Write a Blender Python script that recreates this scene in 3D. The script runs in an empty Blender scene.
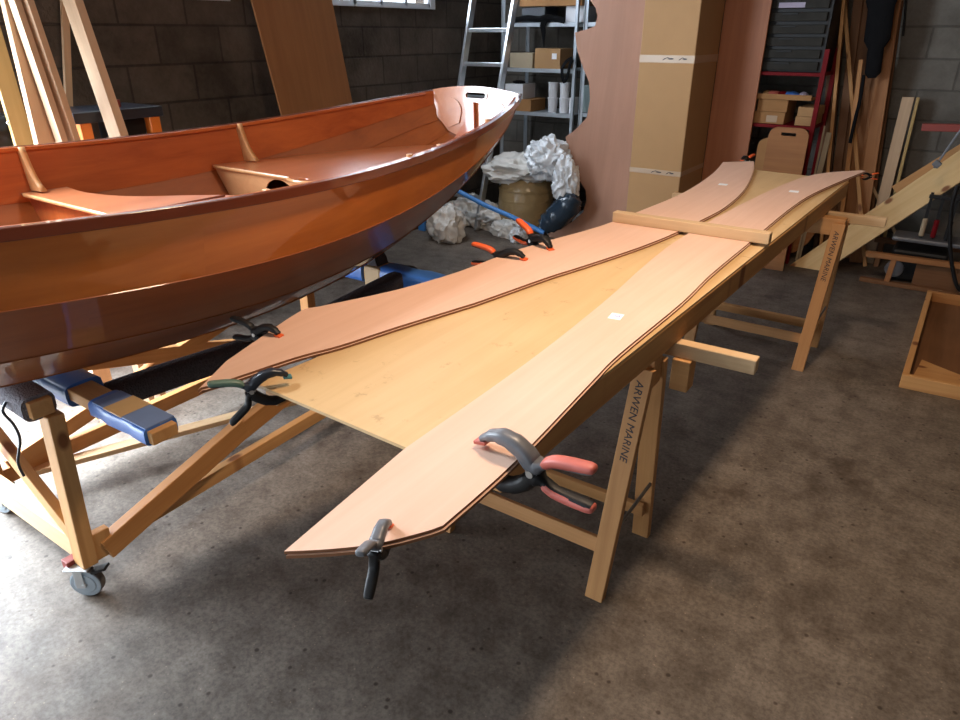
import bpy, bmesh, math, random
import numpy as np
from mathutils import Matrix, Vector, noise, Euler

# ------------------------------------------------------------------ camera, world, lights, exposure
SC = bpy.context.scene
COL = SC.collection
F_PX = 692.0; PITCH = math.radians(25.3); YAW = math.radians(34.5); CAM_Z = 1.6
cam_d = bpy.data.cameras.new('camera'); cam = bpy.data.objects.new('camera', cam_d); COL.objects.link(cam)
cam.location = (0, 0, CAM_Z); cam.rotation_euler = (math.pi/2-PITCH, 0, YAW)
cam_d.sensor_width = 36; cam_d.lens = F_PX/960*36; cam_d.clip_start = .05
SC.camera = cam
SC.view_settings.view_transform = 'Standard'; SC.view_settings.look = 'None'
SC.view_settings.exposure = 0.0; SC.view_settings.gamma = 1; SC.view_settings.use_curve_mapping = False

WALL_L, WALL_B, WALL_R, WALL_F, CEIL = -3.95, 6.15, 3.2, -2.6, 3.3
w = bpy.data.worlds.new('world'); SC.world = w; w.use_nodes = True
bg = w.node_tree.nodes['Background']; bg.inputs[0].default_value = (.80, .90, 1, 1); bg.inputs[1].default_value = 2.5

def area(name, loc, direction, sx, sy, power, color, spread=180):
    l = bpy.data.lights.new(name, 'AREA'); l.shape = 'RECTANGLE'; l.size = sx; l.size_y = sy
    l.energy = power; l.color = color; l.spread = math.radians(spread)
    o = bpy.data.objects.new(name, l); COL.objects.link(o); o.location = loc
    o.rotation_euler = Vector(direction).to_track_quat('-Z', 'Y').to_euler()
    return o
DOOR_Y0, DOOR_Y1, DOOR_H = -1.6, 1.45, 2.5
area('doorway_daylight', (WALL_L-.12, (DOOR_Y0+DOOR_Y1)/2, DOOR_H/2), (1, .0, -.35), 2.4, 2.9, 560, (.78, .89, 1.0))
area('doorway_daylight', (WALL_L-.05, .2, 2.3), (.5, .1, -1), .35, 2.4, 130, (.78, .89, 1.0), 75)  # extra lamp added in the door opening, aimed down to brighten the floor
area('window_daylight', (WALL_L-.14, 4.3, 2.3), (1, .3, -.7), 1.1, 1.4, 90, (.78, .88, 1.0))
area('window_daylight', (WALL_L-.14, 2.4, 2.3), (1, 0, -.3), 1.1, 1.2, 30, (.75, .87, 1.0))
area('rear_fill_light', (-1.2, WALL_F-.12, 1.2), (0, 1, 0), 2.2, 2.2, 8, (.85, .92, 1.0))  # added ambient fill from behind the camera, no known source there
area('ceiling_lamp_light', (-.62, 1.95, 2.93), (0, 0, -1), .22, .4, 45, (1.0, .73, .50), 160)
area('ceiling_lamp_light', (.9, 4.1, 2.93), (0, 0, -1), .22, .5, 4, (1.0, .58, .28))  # added warm fill lamp for the right side of the room

# ------------------------------------------------------------------ pixel rays onto real planes (used to read positions off the photo)
cp, sp, cy, sy = math.cos(PITCH), math.sin(PITCH), math.cos(YAW), math.sin(YAW)
def ray(px, py):
    x = px-480; y = py-360; f = F_PX*cp-y*sp; d = F_PX*sp+y*cp
    return Vector((x*cy-f*sy, x*sy+f*cy, -d))
def atz(px, py, z): r = ray(px, py); return Vector((0, 0, CAM_Z))+r*((z-CAM_Z)/r.z)
def atx(px, py, X): r = ray(px, py); return Vector((0, 0, CAM_Z))+r*(X/r.x)
def aty(px, py, Y): r = ray(px, py); return Vector((0, 0, CAM_Z))+r*(Y/r.y)
def atp(px, py, P, N):
    r = ray(px, py); N = Vector(N); o = Vector((0, 0, CAM_Z)); return o+r*((Vector(P)-o).dot(N)/r.dot(N))

# ------------------------------------------------------------------ materials
def newmat(name):
    m = bpy.data.materials.new(name); m.use_nodes = True
    nt = m.node_tree; b = nt.nodes['Principled BSDF']; return m, nt, b
def plain(name, col, rough=.5, metal=0, coat=0, spec=.5, var=.12, scale=20, bump=0, trans=0, alpha=1):
    m, nt, b = newmat(name); N = nt.nodes; L = nt.links
    tc = N.new('ShaderNodeTexCoord'); no = N.new('ShaderNodeTexNoise'); no.inputs['Scale'].default_value = scale; no.inputs['Detail'].default_value = 4
    L.new(tc.outputs['Object'], no.inputs['Vector'])
    mx = N.new('ShaderNodeMix'); mx.data_type = 'RGBA'
    mx.inputs[6].default_value = tuple(c*(1-var) for c in col)+(1,); mx.inputs[7].default_value = tuple(min(1, c*(1+var)) for c in col)+(1,)
    L.new(no.outputs['Fac'], mx.inputs[0]); L.new(mx.outputs[2], b.inputs['Base Color'])
    b.inputs['Roughness'].default_value = rough; b.inputs['Metallic'].default_value = metal
    b.inputs['Coat Weight'].default_value = coat; b.inputs['Specular IOR Level'].default_value = spec
    b.inputs['Transmission Weight'].default_value = trans; b.inputs['Alpha'].default_value = alpha
    if bump:
        bp = N.new('ShaderNodeBump'); bp.inputs['Strength'].default_value = bump; bp.inputs['Distance'].default_value = .01
        L.new(no.outputs['Fac'], bp.inputs['Height']); L.new(bp.outputs[0], b.inputs['Normal'])
    return m
def wood(name, c1, c2, rough=.55, coat=0, along='X', gs=1.0, stretch=14, bump=.05, knots=False, stain=None, crough=.05, spec=.4):
    """long grain streaks running along one local axis, broad tone changes on top"""
    m, nt, b = newmat(name); N = nt.nodes; L = nt.links
    tc = N.new('ShaderNodeTexCoord'); mp = N.new('ShaderNodeMapping')
    s = [stretch*2.2]*3; s['XYZ'.index(along)] = 1.3
    mp.inputs['Scale'].default_value = [v*gs for v in s]
    L.new(tc.outputs['Object'], mp.inputs['Vector'])
    oi = N.new('ShaderNodeObjectInfo'); ad = N.new('ShaderNodeVectorMath'); ad.operation = 'ADD'
    sc = N.new('ShaderNodeVectorMath'); sc.operation = 'SCALE'; sc.inputs[3].default_value = 37.0
    cb = N.new('ShaderNodeCombineXYZ')
    for k in range(3): L.new(oi.outputs['Random'], cb.inputs[k])
    L.new(cb.outputs[0], sc.inputs[0]); L.new(mp.outputs[0], ad.inputs[0]); L.new(sc.outputs[0], ad.inputs[1])
    no = N.new('ShaderNodeTexNoise'); no.inputs['Scale'].default_value = 1.0; no.inputs['Detail'].default_value = 6; no.inputs['Roughness'].default_value = .65; no.inputs['Distortion'].default_value = .6
    L.new(ad.outputs[0], no.inputs['Vector'])
    n2 = N.new('ShaderNodeTexNoise'); n2.inputs['Scale'].default_value = 2.2; n2.inputs['Detail'].default_value = 3
    L.new(tc.outputs['Object'], n2.inputs['Vector'])
    ma = N.new('ShaderNodeMath'); ma.operation = 'MULTIPLY_ADD'; ma.inputs[1].default_value = .35; L.new(n2.outputs['Fac'], ma.inputs[0])
    mb = N.new('ShaderNodeMath'); mb.operation = 'MULTIPLY'; mb.inputs[1].default_value = .65; L.new(no.outputs['Fac'], mb.inputs[0]); L.new(mb.outputs[0], ma.inputs[2])
    cr = N.new('ShaderNodeValToRGB'); cr.color_ramp.elements[0].position = .32; cr.color_ramp.elements[1].position = .68
    cr.color_ramp.elements[0].color = (*c1, 1); cr.color_ramp.elements[1].color = (*c2, 1)
    L.new(ma.outputs[0], cr.inputs[0]); out = cr.outputs[0]
    if knots:
        vo = N.new('ShaderNodeTexVoronoi'); vo.voronoi_dimensions = '2D'; vo.inputs['Scale'].default_value = 1; mk = N.new('ShaderNodeMapping'); ks = [6.5]*3; ks['XYZ'.index(along)] = 3.6
        mk.inputs['Scale'].default_value = ks; L.new(tc.outputs['Object'], mk.inputs[0]); L.new(mk.outputs[0], vo.inputs['Vector'])
        kr = N.new('ShaderNodeValToRGB'); kr.color_ramp.elements[0].position = .07; kr.color_ramp.elements[1].position = .13
        kr.color_ramp.elements[0].color = (1, 1, 1, 1); kr.color_ramp.elements[1].color = (0, 0, 0, 1); L.new(vo.outputs['Distance'], kr.inputs[0])
        mx = N.new('ShaderNodeMix'); mx.data_type = 'RGBA'; L.new(kr.outputs[0], mx.inputs[0]); L.new(out, mx.inputs[6]); mx.inputs[7].default_value = (.22, .08, .025, 1); out = mx.outputs[2]
    if stain:
        n3 = N.new('ShaderNodeTexNoise'); n3.inputs['Scale'].default_value = 11; n3.inputs['Detail'].default_value = 9; n3.inputs['Roughness'].default_value = .75; L.new(tc.outputs['Object'], n3.inputs['Vector'])
        kr = N.new('ShaderNodeValToRGB'); kr.color_ramp.elements[0].position = .60; kr.color_ramp.elements[1].position = .66
        kr.color_ramp.elements[0].color = (0, 0, 0, 1); kr.color_ramp.elements[1].color = (.6, .6, .6, 1); L.new(n3.outputs['Fac'], kr.inputs[0])
        mx = N.new('ShaderNodeMix'); mx.data_type = 'RGBA'; L.new(kr.outputs[0], mx.inputs[0]); L.new(out, mx.inputs[6]); mx.inputs[7].default_value = (*stain, 1); out = mx.outputs[2]
    L.new(out, b.inputs['Base Color'])
    b.inputs['Roughness'].default_value = rough; b.inputs['Coat Weight'].default_value = coat; b.inputs['Coat Roughness'].default_value = crough; b.inputs['Specular IOR Level'].default_value = spec
    if bump:
        bp = N.new('ShaderNodeBump'); bp.inputs['Strength'].default_value = bump; bp.inputs['Distance'].default_value = .004
        L.new(no.outputs['Fac'], bp.inputs['Height']); L.new(bp.outputs[0], b.inputs['Normal'])
    return m
def blockwall(name, axis, cols, mortar, dirt=.6):
    m, nt, b = newmat(name); N = nt.nodes; L = nt.links
    tc = N.new('ShaderNodeTexCoord'); sx = N.new('ShaderNodeSeparateXYZ'); cb = N.new('ShaderNodeCombineXYZ')
    L.new(tc.outputs['Object'], sx.inputs[0]); L.new(sx.outputs[axis], cb.inputs[0]); L.new(sx.outputs[2], cb.inputs[1])
    br = N.new('ShaderNodeTexBrick'); br.inputs['Scale'].default_value = 1; br.inputs['Brick Width'].default_value = .42; br.inputs['Row Height'].default_value = .205
    br.inputs['Mortar Size'].default_value = .008; br.inputs['Mortar Smooth'].default_value = .4; br.inputs['Bias'].default_value = 0
    br.inputs['Color1'].default_value = (*cols[0], 1); br.inputs['Color2'].default_value = (*cols[1], 1); br.inputs['Mortar'].default_value = (*mortar, 1)
    L.new(cb.outputs[0], br.inputs['Vector'])
    n1 = N.new('ShaderNodeTexNoise'); n1.inputs['Scale'].default_value = 1.6; n1.inputs['Detail'].default_value = 8; n1.inputs['Roughness'].default_value = .7; L.new(tc.outputs['Object'], n1.inputs['Vector'])
    r = N.new('ShaderNodeValToRGB'); r.color_ramp.elements[0].position = .35; r.color_ramp.elements[1].position = .65
    r.color_ramp.elements[0].color = (1-dirt, (1-dirt)*.97, (1-dirt)*.94, 1); r.color_ramp.elements[1].color = (1.1, 1.1, 1.1, 1); L.new(n1.outputs['Fac'], r.inputs[0])
    mu = N.new('ShaderNodeMix'); mu.data_type = 'RGBA'; mu.blend_type = 'MULTIPLY'; mu.inputs[0].default_value = 1; L.new(br.outputs[0], mu.inputs[6]); L.new(r.outputs[0], mu.inputs[7])
    n2 = N.new('ShaderNodeTexNoise'); n2.inputs['Scale'].default_value = 45; n2.inputs['Detail'].default_value = 5; L.new(tc.outputs['Object'], n2.inputs['Vector'])
    L.new(mu.outputs[2], b.inputs['Base Color']); b.inputs['Roughness'].default_value = .9; b.inputs['Specular IOR Level'].default_value = .2
    ad = N.new('ShaderNodeMath'); ad.operation = 'MULTIPLY_ADD'; ad.inputs[1].default_value = -1.2; L.new(br.outputs['Fac'], ad.inputs[0]); L.new(n2.outputs['Fac'], ad.inputs[2])
    bp = N.new('ShaderNodeBump'); bp.inputs['Strength'].default_value = .7; bp.inputs['Distance'].default_value = .01; L.new(ad.outputs[0], bp.inputs['Height']); L.new(bp.outputs[0], b.inputs['Normal'])
    return m
def concrete():
    m, nt, b = newmat('worn_concrete'); N = nt.nodes; L = nt.links
    tc = N.new('ShaderNodeTexCoord')
    def nz(s, d, r=.6): n = N.new('ShaderNodeTexNoise'); n.inputs['Scale'].default_value = s; n.inputs['Detail'].default_value = d; n.inputs['Roughness'].default_value = r; L.new(tc.outputs['Object'], n.inputs['Vector']); return n
    a = nz(1.1, 9, .65); c = nz(9, 8, .7); e = nz(70, 4, .7); s = nz(3.1, 5, .6)
    r1 = N.new('ShaderNodeValToRGB'); r1.color_ramp.elements[0].position = .3; r1.color_ramp.elements[1].position = .7
    r1.color_ramp.elements[0].color = (.115, .093, .075, 1); r1.color_ramp.elements[1].color = (.225, .192, .16, 1); L.new(a.outputs['Fac'], r1.inputs[0])
    def mul(x, n, p0, p1, c0, c1=(1, 1, 1)):
        r = N.new('ShaderNodeValToRGB'); r.color_ramp.elements[0].position = p0; r.color_ramp.elements[1].position = p1
        r.color_ramp.elements[0].color = (*c0, 1); r.color_ramp.elements[1].color = (*c1, 1); L.new(n, r.inputs[0])
        mu = N.new('ShaderNodeMix'); mu.data_type = 'RGBA'; mu.blend_type = 'MULTIPLY'; mu.inputs[0].default_value = 1; L.new(x, mu.inputs[6]); L.new(r.outputs[0], mu.inputs[7]); return mu.outputs[2]
    o = mul(r1.outputs[0], c.outputs['Fac'], .36, .60, (.56, .53, .50))
    o = mul(o, e.outputs['Fac'], .34, .6, (.68, .66, .64), (1.12, 1.12, 1.12))
    o = mul(o, s.outputs['Fac'], .30, .42, (.55, .50, .46))
    vo = N.new('ShaderNodeTexVoronoi'); vo.inputs['Scale'].default_value = 16; L.new(tc.outputs['Object'], vo.inputs['Vector'])
    o = mul(o, vo.outputs['Distance'], .07, .13, (.38, .33, .30))
    v2 = N.new('ShaderNodeTexVoronoi'); v2.inputs['Scale'].default_value = 41; L.new(tc.outputs['Object'], v2.inputs['Vector'])
    o = mul(o, v2.outputs['Distance'], .06, .1, (1.9, 1.8, 1.7))
    L.new(o, b.inputs['Base Color']); b.inputs['Roughness'].default_value = .62; b.inputs['Specular IOR Level'].default_value = .35
    bp = N.new('ShaderNodeBump'); bp.inputs['Strength'].default_value = .35; bp.inputs['Distance'].default_value = .006; L.new(c.outputs['Fac'], bp.inputs['Height']); L.new(bp.outputs[0], b.inputs['Normal'])
    return m
M = {}
M['floor'] = concrete()
M['wall_dark'] = blockwall('brown_shaded_blocks', 1, ((.135, .112, .092), (.10, .084, .07)), (.07, .058, .05))  # brown blocks with the left wall's backlit shade put into the colour
M['wall_grey'] = blockwall('grey_concrete_blocks', 0, ((.19, .175, .152), (.165, .152, .134)), (.13, .12, .105), .4)
M['ceil'] = plain('ceiling_plaster', (.16, .15, .14), .9)
# varnished mahogany plywood of the boat (grain runs along Y, the boat's length)
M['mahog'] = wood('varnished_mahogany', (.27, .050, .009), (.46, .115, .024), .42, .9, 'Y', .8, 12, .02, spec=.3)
M['mahog_lit'] = wood('varnished_mahogany_lit', (.34, .088, .012), (.50, .155, .028), .42, .8, 'Y', .7, 10, .02, spec=.3)  # brighter mahogany: light on the near sheer strake put into the colour
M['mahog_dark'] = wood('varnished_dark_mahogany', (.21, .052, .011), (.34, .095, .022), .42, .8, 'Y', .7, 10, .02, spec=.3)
M['rail'] = wood('dark_rail_varnish', (.085, .014, .005), (.15, .03, .009), .3, 1.0, 'Y', 1, 12, .0)
M['rib'] = wood('pale_varnished_ash', (.46, .22, .085), (.62, .33, .14), .4, .7, 'Z', 1, 10, .0)
M['okoume'] = wood('raw_okoume_plywood', (.70, .44, .315), (.79, .525, .40), .6, 0, 'X', .9, 16, .02)
M['okoume_edge'] = plain('okoume_plywood_edge', (.26, .11, .05), .7)
M['ply_top'] = wood('worn_birch_plywood', (.56, .355, .165), (.71, .49, .255), .5, 0, 'X', .5, 10, .02, stain=(.42, .25, .12))
M['pine'] = wood('old_pine', (.46, .22, .075), (.64, .36, .14), .6, 0, 'X', 1, 14, .04, knots=True)
M['pine_pale'] = wood('pale_pine', (.50, .32, .165), (.66, .46, .265), .6, 0, 'X', 1, 14, .04)
M['pine_knotty'] = wood('knotty_pine', (.62, .40, .17), (.78, .56, .28), .55, 0, 'X', 1, 10, .04, knots=True)
M['pine_orange'] = wood('aged_orange_pine', (.40, .17, .05), (.56, .27, .09), .55, 0, 'X', 1, 14, .04)
M['trestle'] = wood('trestle_pine', (.38, .175, .06), (.54, .28, .105), .6, 0, 'X', 1, 14, .04)
M['white_plank'] = wood('white_planed_softwood', (.70, .62, .52), (.82, .76, .66), .55, 0, 'X', 1, 12, .02)
M['tan_plank'] = wood('tan_board', (.46, .31, .19), (.58, .40, .25), .6, 0, 'X', 1, 12, .02)
M['ochre_plank'] = wood('ochre_board', (.36, .23, .075), (.46, .31, .115), .5, 0, 'X', 1, 12, .02)
M['sheet_orange'] = wood('brown_plywood_sheet', (.24, .10, .034), (.33, .145, .052), .5, 0, 'Z', .8, 12, .01)
M['sheet_pink'] = wood('pinkish_okoume_sheet', (.30, .150, .092), (.40, .205, .13), .6, 0, 'Z', .5, 8, .01)
M['sheet_red'] = wood('red_brown_panel', (.30, .10, .036), (.42, .155, .062), .5, 0, 'Z', .8, 12, .01)
M['timber_dark'] = wood('dark_timber', (.13, .055, .02), (.22, .10, .04), .65, 0, 'X', 1, 12, .03)
M['timber_mid'] = wood('brown_timber', (.26, .105, .034), (.40, .175, .06), .6, 0, 'X', 1, 12, .03)
M['card'] = plain('cardboard', (.42, .24, .105), .8, var=.06, scale=9)
M['card_grey'] = plain('greyish_cardboard', (.42, .34, .23), .8, var=.06)
M['card_orange'] = plain('brown_cardboard', (.36, .18, .065), .8, var=.06)
M['tape'] = plain('clear_packing_tape', (.46, .32, .20), .3, var=.05)
M['tape_brown'] = plain('glossy_brown_tape', (.30, .21, .10), .25, var=.25, scale=14, bump=.5)
M['parcel'] = plain('tan_masking_tape', (.50, .34, .17), .5)
M['carpet'] = plain('grey_carpet', (.19, .185, .205), .95, var=.35, scale=160, bump=.8, spec=.1)
M['carpet_dark'] = plain('dark_carpet', (.075, .065, .07), .95, var=.4, scale=160, bump=.8, spec=.1)
M['blue'] = plain('blue_foam_plastic', (.045, .16, .52), .38, var=.15, scale=8, bump=.3)
M['blue_pale'] = plain('worn_blue_tape', (.17, .26, .48), .45, var=.2, scale=8, bump=.3)
M['blue_pipe'] = plain('blue_pipe', (.05, .22, .58), .4, var=.05)
M['alu'] = plain('aluminium', (.72, .76, .80), .28, metal=.85, var=.05)
M['alu_dark'] = plain('dull_aluminium', (.20, .19, .18), .5, metal=.6)
M['galv'] = plain('galvanised_shelving', (.42, .46, .50), .45, metal=.4, var=.1)
M['zinc'] = plain('zinc_plate', (.55, .58, .60), .4, metal=.6)
M['rubber'] = plain('grey_rubber', (.13, .12, .12), .6)
M['wheel'] = plain('grey_blue_wheel', (.34, .40, .45), .5, var=.06)
M['black'] = plain('black_plastic', (.009, .009, .010), .5, var=.2, spec=.3)
M['black_soft'] = plain('black_cloth', (.008, .008, .009), .9, var=.3, spec=.08)
M['bag'] = plain('black_bin_bag', (.02, .035, .055), .22, var=.3, scale=12, bump=.6)
M['grey_plastic'] = plain('scuffed_grey_plastic', (.13, .135, .15), .38, var=.35, scale=40)
M['orange'] = plain('orange_plastic', (.85, .13, .03), .4, var=.06)
M['red_grip'] = plain('worn_red_grip', (.50, .12, .09), .45, var=.25, scale=30)
M['teal'] = plain('teal_grip', (.05, .20, .22), .4, var=.15)
M['green_grip'] = plain('green_grip', (.10, .17, .13), .45, var=.2)
M['steel'] = plain('bright_steel', (.6, .6, .6), .3, metal=.9)
M['white'] = plain('white_plastic', (.70, .71, .74), .4, var=.03)
M['paper'] = plain('white_paper', (.92, .92, .94), .6, var=.02)
M['ink'] = plain('blue_ink', (.45, .45, .75), .7)
M['marker'] = plain('black_marker', (.02, .018, .025), .6)
M['film'] = plain('crumpled_clear_film', (.66, .69, .72), .22, var=.3, scale=9, bump=.5)
M['sheeting'] = plain('dusty_grey_sheeting', (.62, .60, .56), .35, var=.2, scale=7, bump=.5)
M['red_paint'] = plain('red_painted_steel', (.16, .003, .006), .6, spec=.15)
M['bin'] = plain('smoky_drawer', (.03, .028, .024), .6, spec=.12, var=.5, scale=14)
M['lilac'] = plain('lilac_label', (.40, .36, .48), .6)
M['orange_paint'] = plain('orange_painted_steel', (.80, .22, .03), .45)
M['navy'] = plain('dark_blue_black', (.02, .026, .038), .35)
M['glass'] = plain('window_glass', (1, 1, 1), .02, trans=1, var=0)
M['frame_paint'] = plain('weathered_white_frame', (.50, .54, .58), .6)
M['darkred'] = plain('dark_red_clamp', (.22, .03, .02), .5)
M['sage'] = plain('sage_plastic', (.30, .38, .38), .5)
M['lamp_white'] = plain('lamp_housing', (.7, .7, .68), .5)

# ------------------------------------------------------------------ object helpers
ROOT = {}     # world matrix of every thing
def tag(o, label, cat, group=None, kind=None):
    if label: o['label'] = label
    if cat: o['category'] = cat
    if group: o['group'] = group
    if kind: o['kind'] = kind
    return o
def thing(name, label, cat, loc=(0, 0, 0), rotz=0, group=None, mat4=None):
    o = bpy.data.objects.new(name, None); COL.objects.link(o); o.empty_display_size = .05
    Mx = mat4 if mat4 is not None else Matrix.Translation(loc) @ Matrix.Rotation(rotz, 4, 'Z')
    o.matrix_basis = Mx; ROOT[o.name] = Mx
    return tag(o, label, cat, group)
def link(name, me, mat, parent=None, frame=None, rel=None, smooth=False, sharp=50):
    """frame = world matrix of the object; rel = matrix relative to the parent"""
    o = bpy.data.objects.new(name, me); COL.objects.link(o)
    if mat is not None: me.materials.clear(); me.materials.append(mat)
    if smooth:
        for p in me.polygons: p.use_smooth = True
        me.set_sharp_from_angle(angle=math.radians(sharp))
    if parent is not None:
        o.parent = parent
        pm = ROOT[parent.name]
        loc = rel if rel is not None else pm.inverted() @ (frame or Matrix.Identity(4))
        o.matrix_basis = loc; ROOT[o.name] = pm @ loc
    else:
        Mx = frame or Matrix.Identity(4); o.matrix_basis = Mx; ROOT[o.name] = Mx
    return o
class MB:
    def __init__(s): s.bm = bmesh.new()
    def box(s, c, d, rot=None, bev=0):
        r = bmesh.ops.create_cube(s.bm, size=1); vs = r['verts']
        Mx = Matrix.Translation(c) @ (rot.to_4x4() if rot else Matrix.Identity(4)) @ Matrix.Diagonal((*d, 1))
        bmesh.ops.transform(s.bm, matrix=Mx, verts=vs)
        if bev:
            es = {e for v in vs for e in v.link_edges}
            bmesh.ops.bevel(s.bm, geom=list(es), offset=bev, segments=2, affect='EDGES', profile=.5)
        return s
    def cyl(s, a, b, r, r2=None, n=20):
        a, b = Vector(a), Vector(b); d = b-a
        Mx = Matrix.Translation((a+b)/2) @ d.to_track_quat('Z', 'Y').to_matrix().to_4x4()
        bmesh.ops.create_cone(s.bm, cap_ends=True, segments=n, radius1=r, radius2=r if r2 is None else r2, depth=d.length, matrix=Mx); return s
    def prism(s, pts, z0, z1):
        """polygon in XY extruded from z0 to z1"""
        n = len(pts); lo = [s.bm.verts.new((p[0], p[1], z0)) for p in pts]; hi = [s.bm.verts.new((p[0], p[1], z1)) for p in pts]
        s.bm.faces.new(lo[::-1]); s.bm.faces.new(hi)
        for i in range(n): s.bm.faces.new((lo[i], lo[(i+1) % n], hi[(i+1) % n], hi[i]))
        return s
    def sweep(s, path, sizes, up=(0, 1, 0), n=12, power=2.0, cap=True):
        """super-ellipse section (half sizes along 'up' and across it) swept along a path"""
        P = [Vector(p) for p in path]; up = Vector(up); rings = []
        for i, p in enumerate(P):
            t = (P[min(i+1, len(P)-1)]-P[max(i-1, 0)]).normalized()
            u = (up-t*up.dot(t)).normalized(); v = t.cross(u)
            a, b = sizes[i] if isinstance(sizes, list) else sizes
            ring = []
            for k in range(n):
                th = 2*math.pi*(k+.5)/n; c, q = math.cos(th), math.sin(th)
                ring.append(s.bm.verts.new(p+u*(a*math.copysign(abs(c)**(2/power), c))+v*(b*math.copysign(abs(q)**(2/power), q))))
            rings.append(ring)
        for A, B in zip(rings, rings[1:]):
            for k in range(n): s.bm.faces.new((A[k], A[(k+1) % n], B[(k+1) % n], B[k]))
        if cap: s.bm.faces.new(rings[0][::-1]); s.bm.faces.new(rings[-1])
        return s
    def grid(s, rows):
        V = [[s.bm.verts.new(p) for p in r] for r in rows]
        for a, b in zip(V, V[1:]):
            for k in range(len(a)-1): s.bm.faces.new((a[k], a[k+1], b[k+1], b[k]))
        return s
    def done(s, name, mat, parent=None, frame=None, rel=None, smooth=False, bevel=0, solid=0, offset=-1, sub=0):
        bmesh.ops.recalc_face_normals(s.bm, faces=s.bm.faces[:])
        me = bpy.data.meshes.new(name); s.bm.to_mesh(me); s.bm.free()
        o = link(name, me, mat, parent, frame, rel, smooth)
        if solid: md = o.modifiers.new('solid', 'SOLIDIFY'); md.thickness = solid; md.offset = offset
        if bevel: md = o.modifiers.new('bevel', 'BEVEL'); md.width = bevel; md.segments = 2; md.limit_method = 'ANGLE'
        if sub: md = o.modifiers.new('sub', 'SUBSURF'); md.levels = sub; md.render_levels = sub
        return o
def frame_ab(a, b, up=(0, 0, 1)):
    a, b = Vector(a), Vector(b); x = (b-a).normalized(); up = Vector(up)
    z = (up-x*up.dot(x)); z = z.normalized() if z.length > 1e-4 else Vector((0, 1, 0)); y = z.cross(x)
    Mx = Matrix((x, y, z)).transposed().to_4x4(); Mx.translation = a; return Mx, (b-a).length
def beam(name, a, b, wy, hz, mat, parent=None, up=(0, 0, 1), bevel=.003, cut=None):
    """timber from a to b: local X along it, width wy across, height hz along 'up'"""
    Mx, L = frame_ab(a, b, up); m = MB(); m.box((L/2, 0, 0), (L, wy, hz))
    if cut: m.bm.verts.ensure_lookup_table(); cut(m.bm, L)
    return m.done(name, mat, parent, frame=Mx, bevel=bevel)
def plate_mesh(outlines, th):
    """flat outlines with holes (XY), thickness th centred on z=0"""
    cu = bpy.data.curves.new('tmp', 'CURVE'); cu.dimensions = '2D'; cu.fill_mode = 'BOTH'; cu.extrude = th/2
    for pts in outlines:
        sp_ = cu.splines.new('POLY'); sp_.points.add(len(pts)-1); sp_.use_cyclic_u = True
        for i, p in enumerate(pts): sp_.points[i].co = (p[0], p[1], 0, 1)
    ob = bpy.data.objects.new('tmp', cu); COL.objects.link(ob)
    dg = bpy.context.evaluated_depsgraph_get(); dg.update()
    me = bpy.data.meshes.new_from_object(ob.evaluated_get(dg)); bpy.data.objects.remove(ob); bpy.data.curves.remove(cu)
    bm = bmesh.new(); bm.from_mesh(me); bmesh.ops.remove_doubles(bm, verts=bm.verts, dist=1e-5); bmesh.ops.recalc_face_normals(bm, faces=bm.faces[:]); bm.to_mesh(me); bm.free()
    return me
def text_mesh(body, size, th=.0006, shear=0):
    cu = bpy.data.curves.new('tmp', 'FONT'); cu.body = body; cu.size = size; cu.extrude = th; cu.align_x = 'LEFT'; cu.shear = shear; cu.offset = 0
    ob = bpy.data.objects.new('tmp', cu); COL.objects.link(ob)
    dg = bpy.context.evaluated_depsgraph_get(); dg.update()
    me = bpy.data.meshes.new_from_object(ob.evaluated_get(dg)); bpy.data.objects.remove(ob); bpy.data.curves.remove(cu); return me
def smooth_pts(pts, n=6, closed=False):
    """Catmull-Rom through the points"""
    P = [Vector(p) for p in pts]; out = []; m = len(P)
    rng = range(m if closed else m-1)
    for i in rng:
        p0 = P[(i-1) % m] if closed or i > 0 else P[0]; p1 = P[i]; p2 = P[(i+1) % m]; p3 = P[(i+2) % m] if closed or i+2 < m else P[-1]
        for k in range(n):
            t = k/n; out.append(.5*((2*p1)+(p2-p0)*t+(2*p0-5*p1+4*p2-p3)*t*t+(3*p1-p0-3*p2+p3)*t**3))
    if not closed: out.append(P[-1])
    return out
def ellipse(cx, cyy, rx, ry, n=24, a0=0): return [(cx+rx*math.cos(a0+2*math.pi*k/n), cyy+ry*math.sin(a0+2*math.pi*k/n)) for k in range(n)]
def rrect(cx, cyy, wx, wy, r, n=5):
    o = []
    for sx, sy_, a in ((1, 1, 0), (-1, 1, 90), (-1, -1, 180), (1, -1, 270)):
        for k in range(n+1): t = math.radians(a+90*k/n); o.append((cx+sx*(wx/2-r)+r*math.cos(t), cyy+sy_*(wy/2-r)+r*math.sin(t)))
    return o
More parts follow.
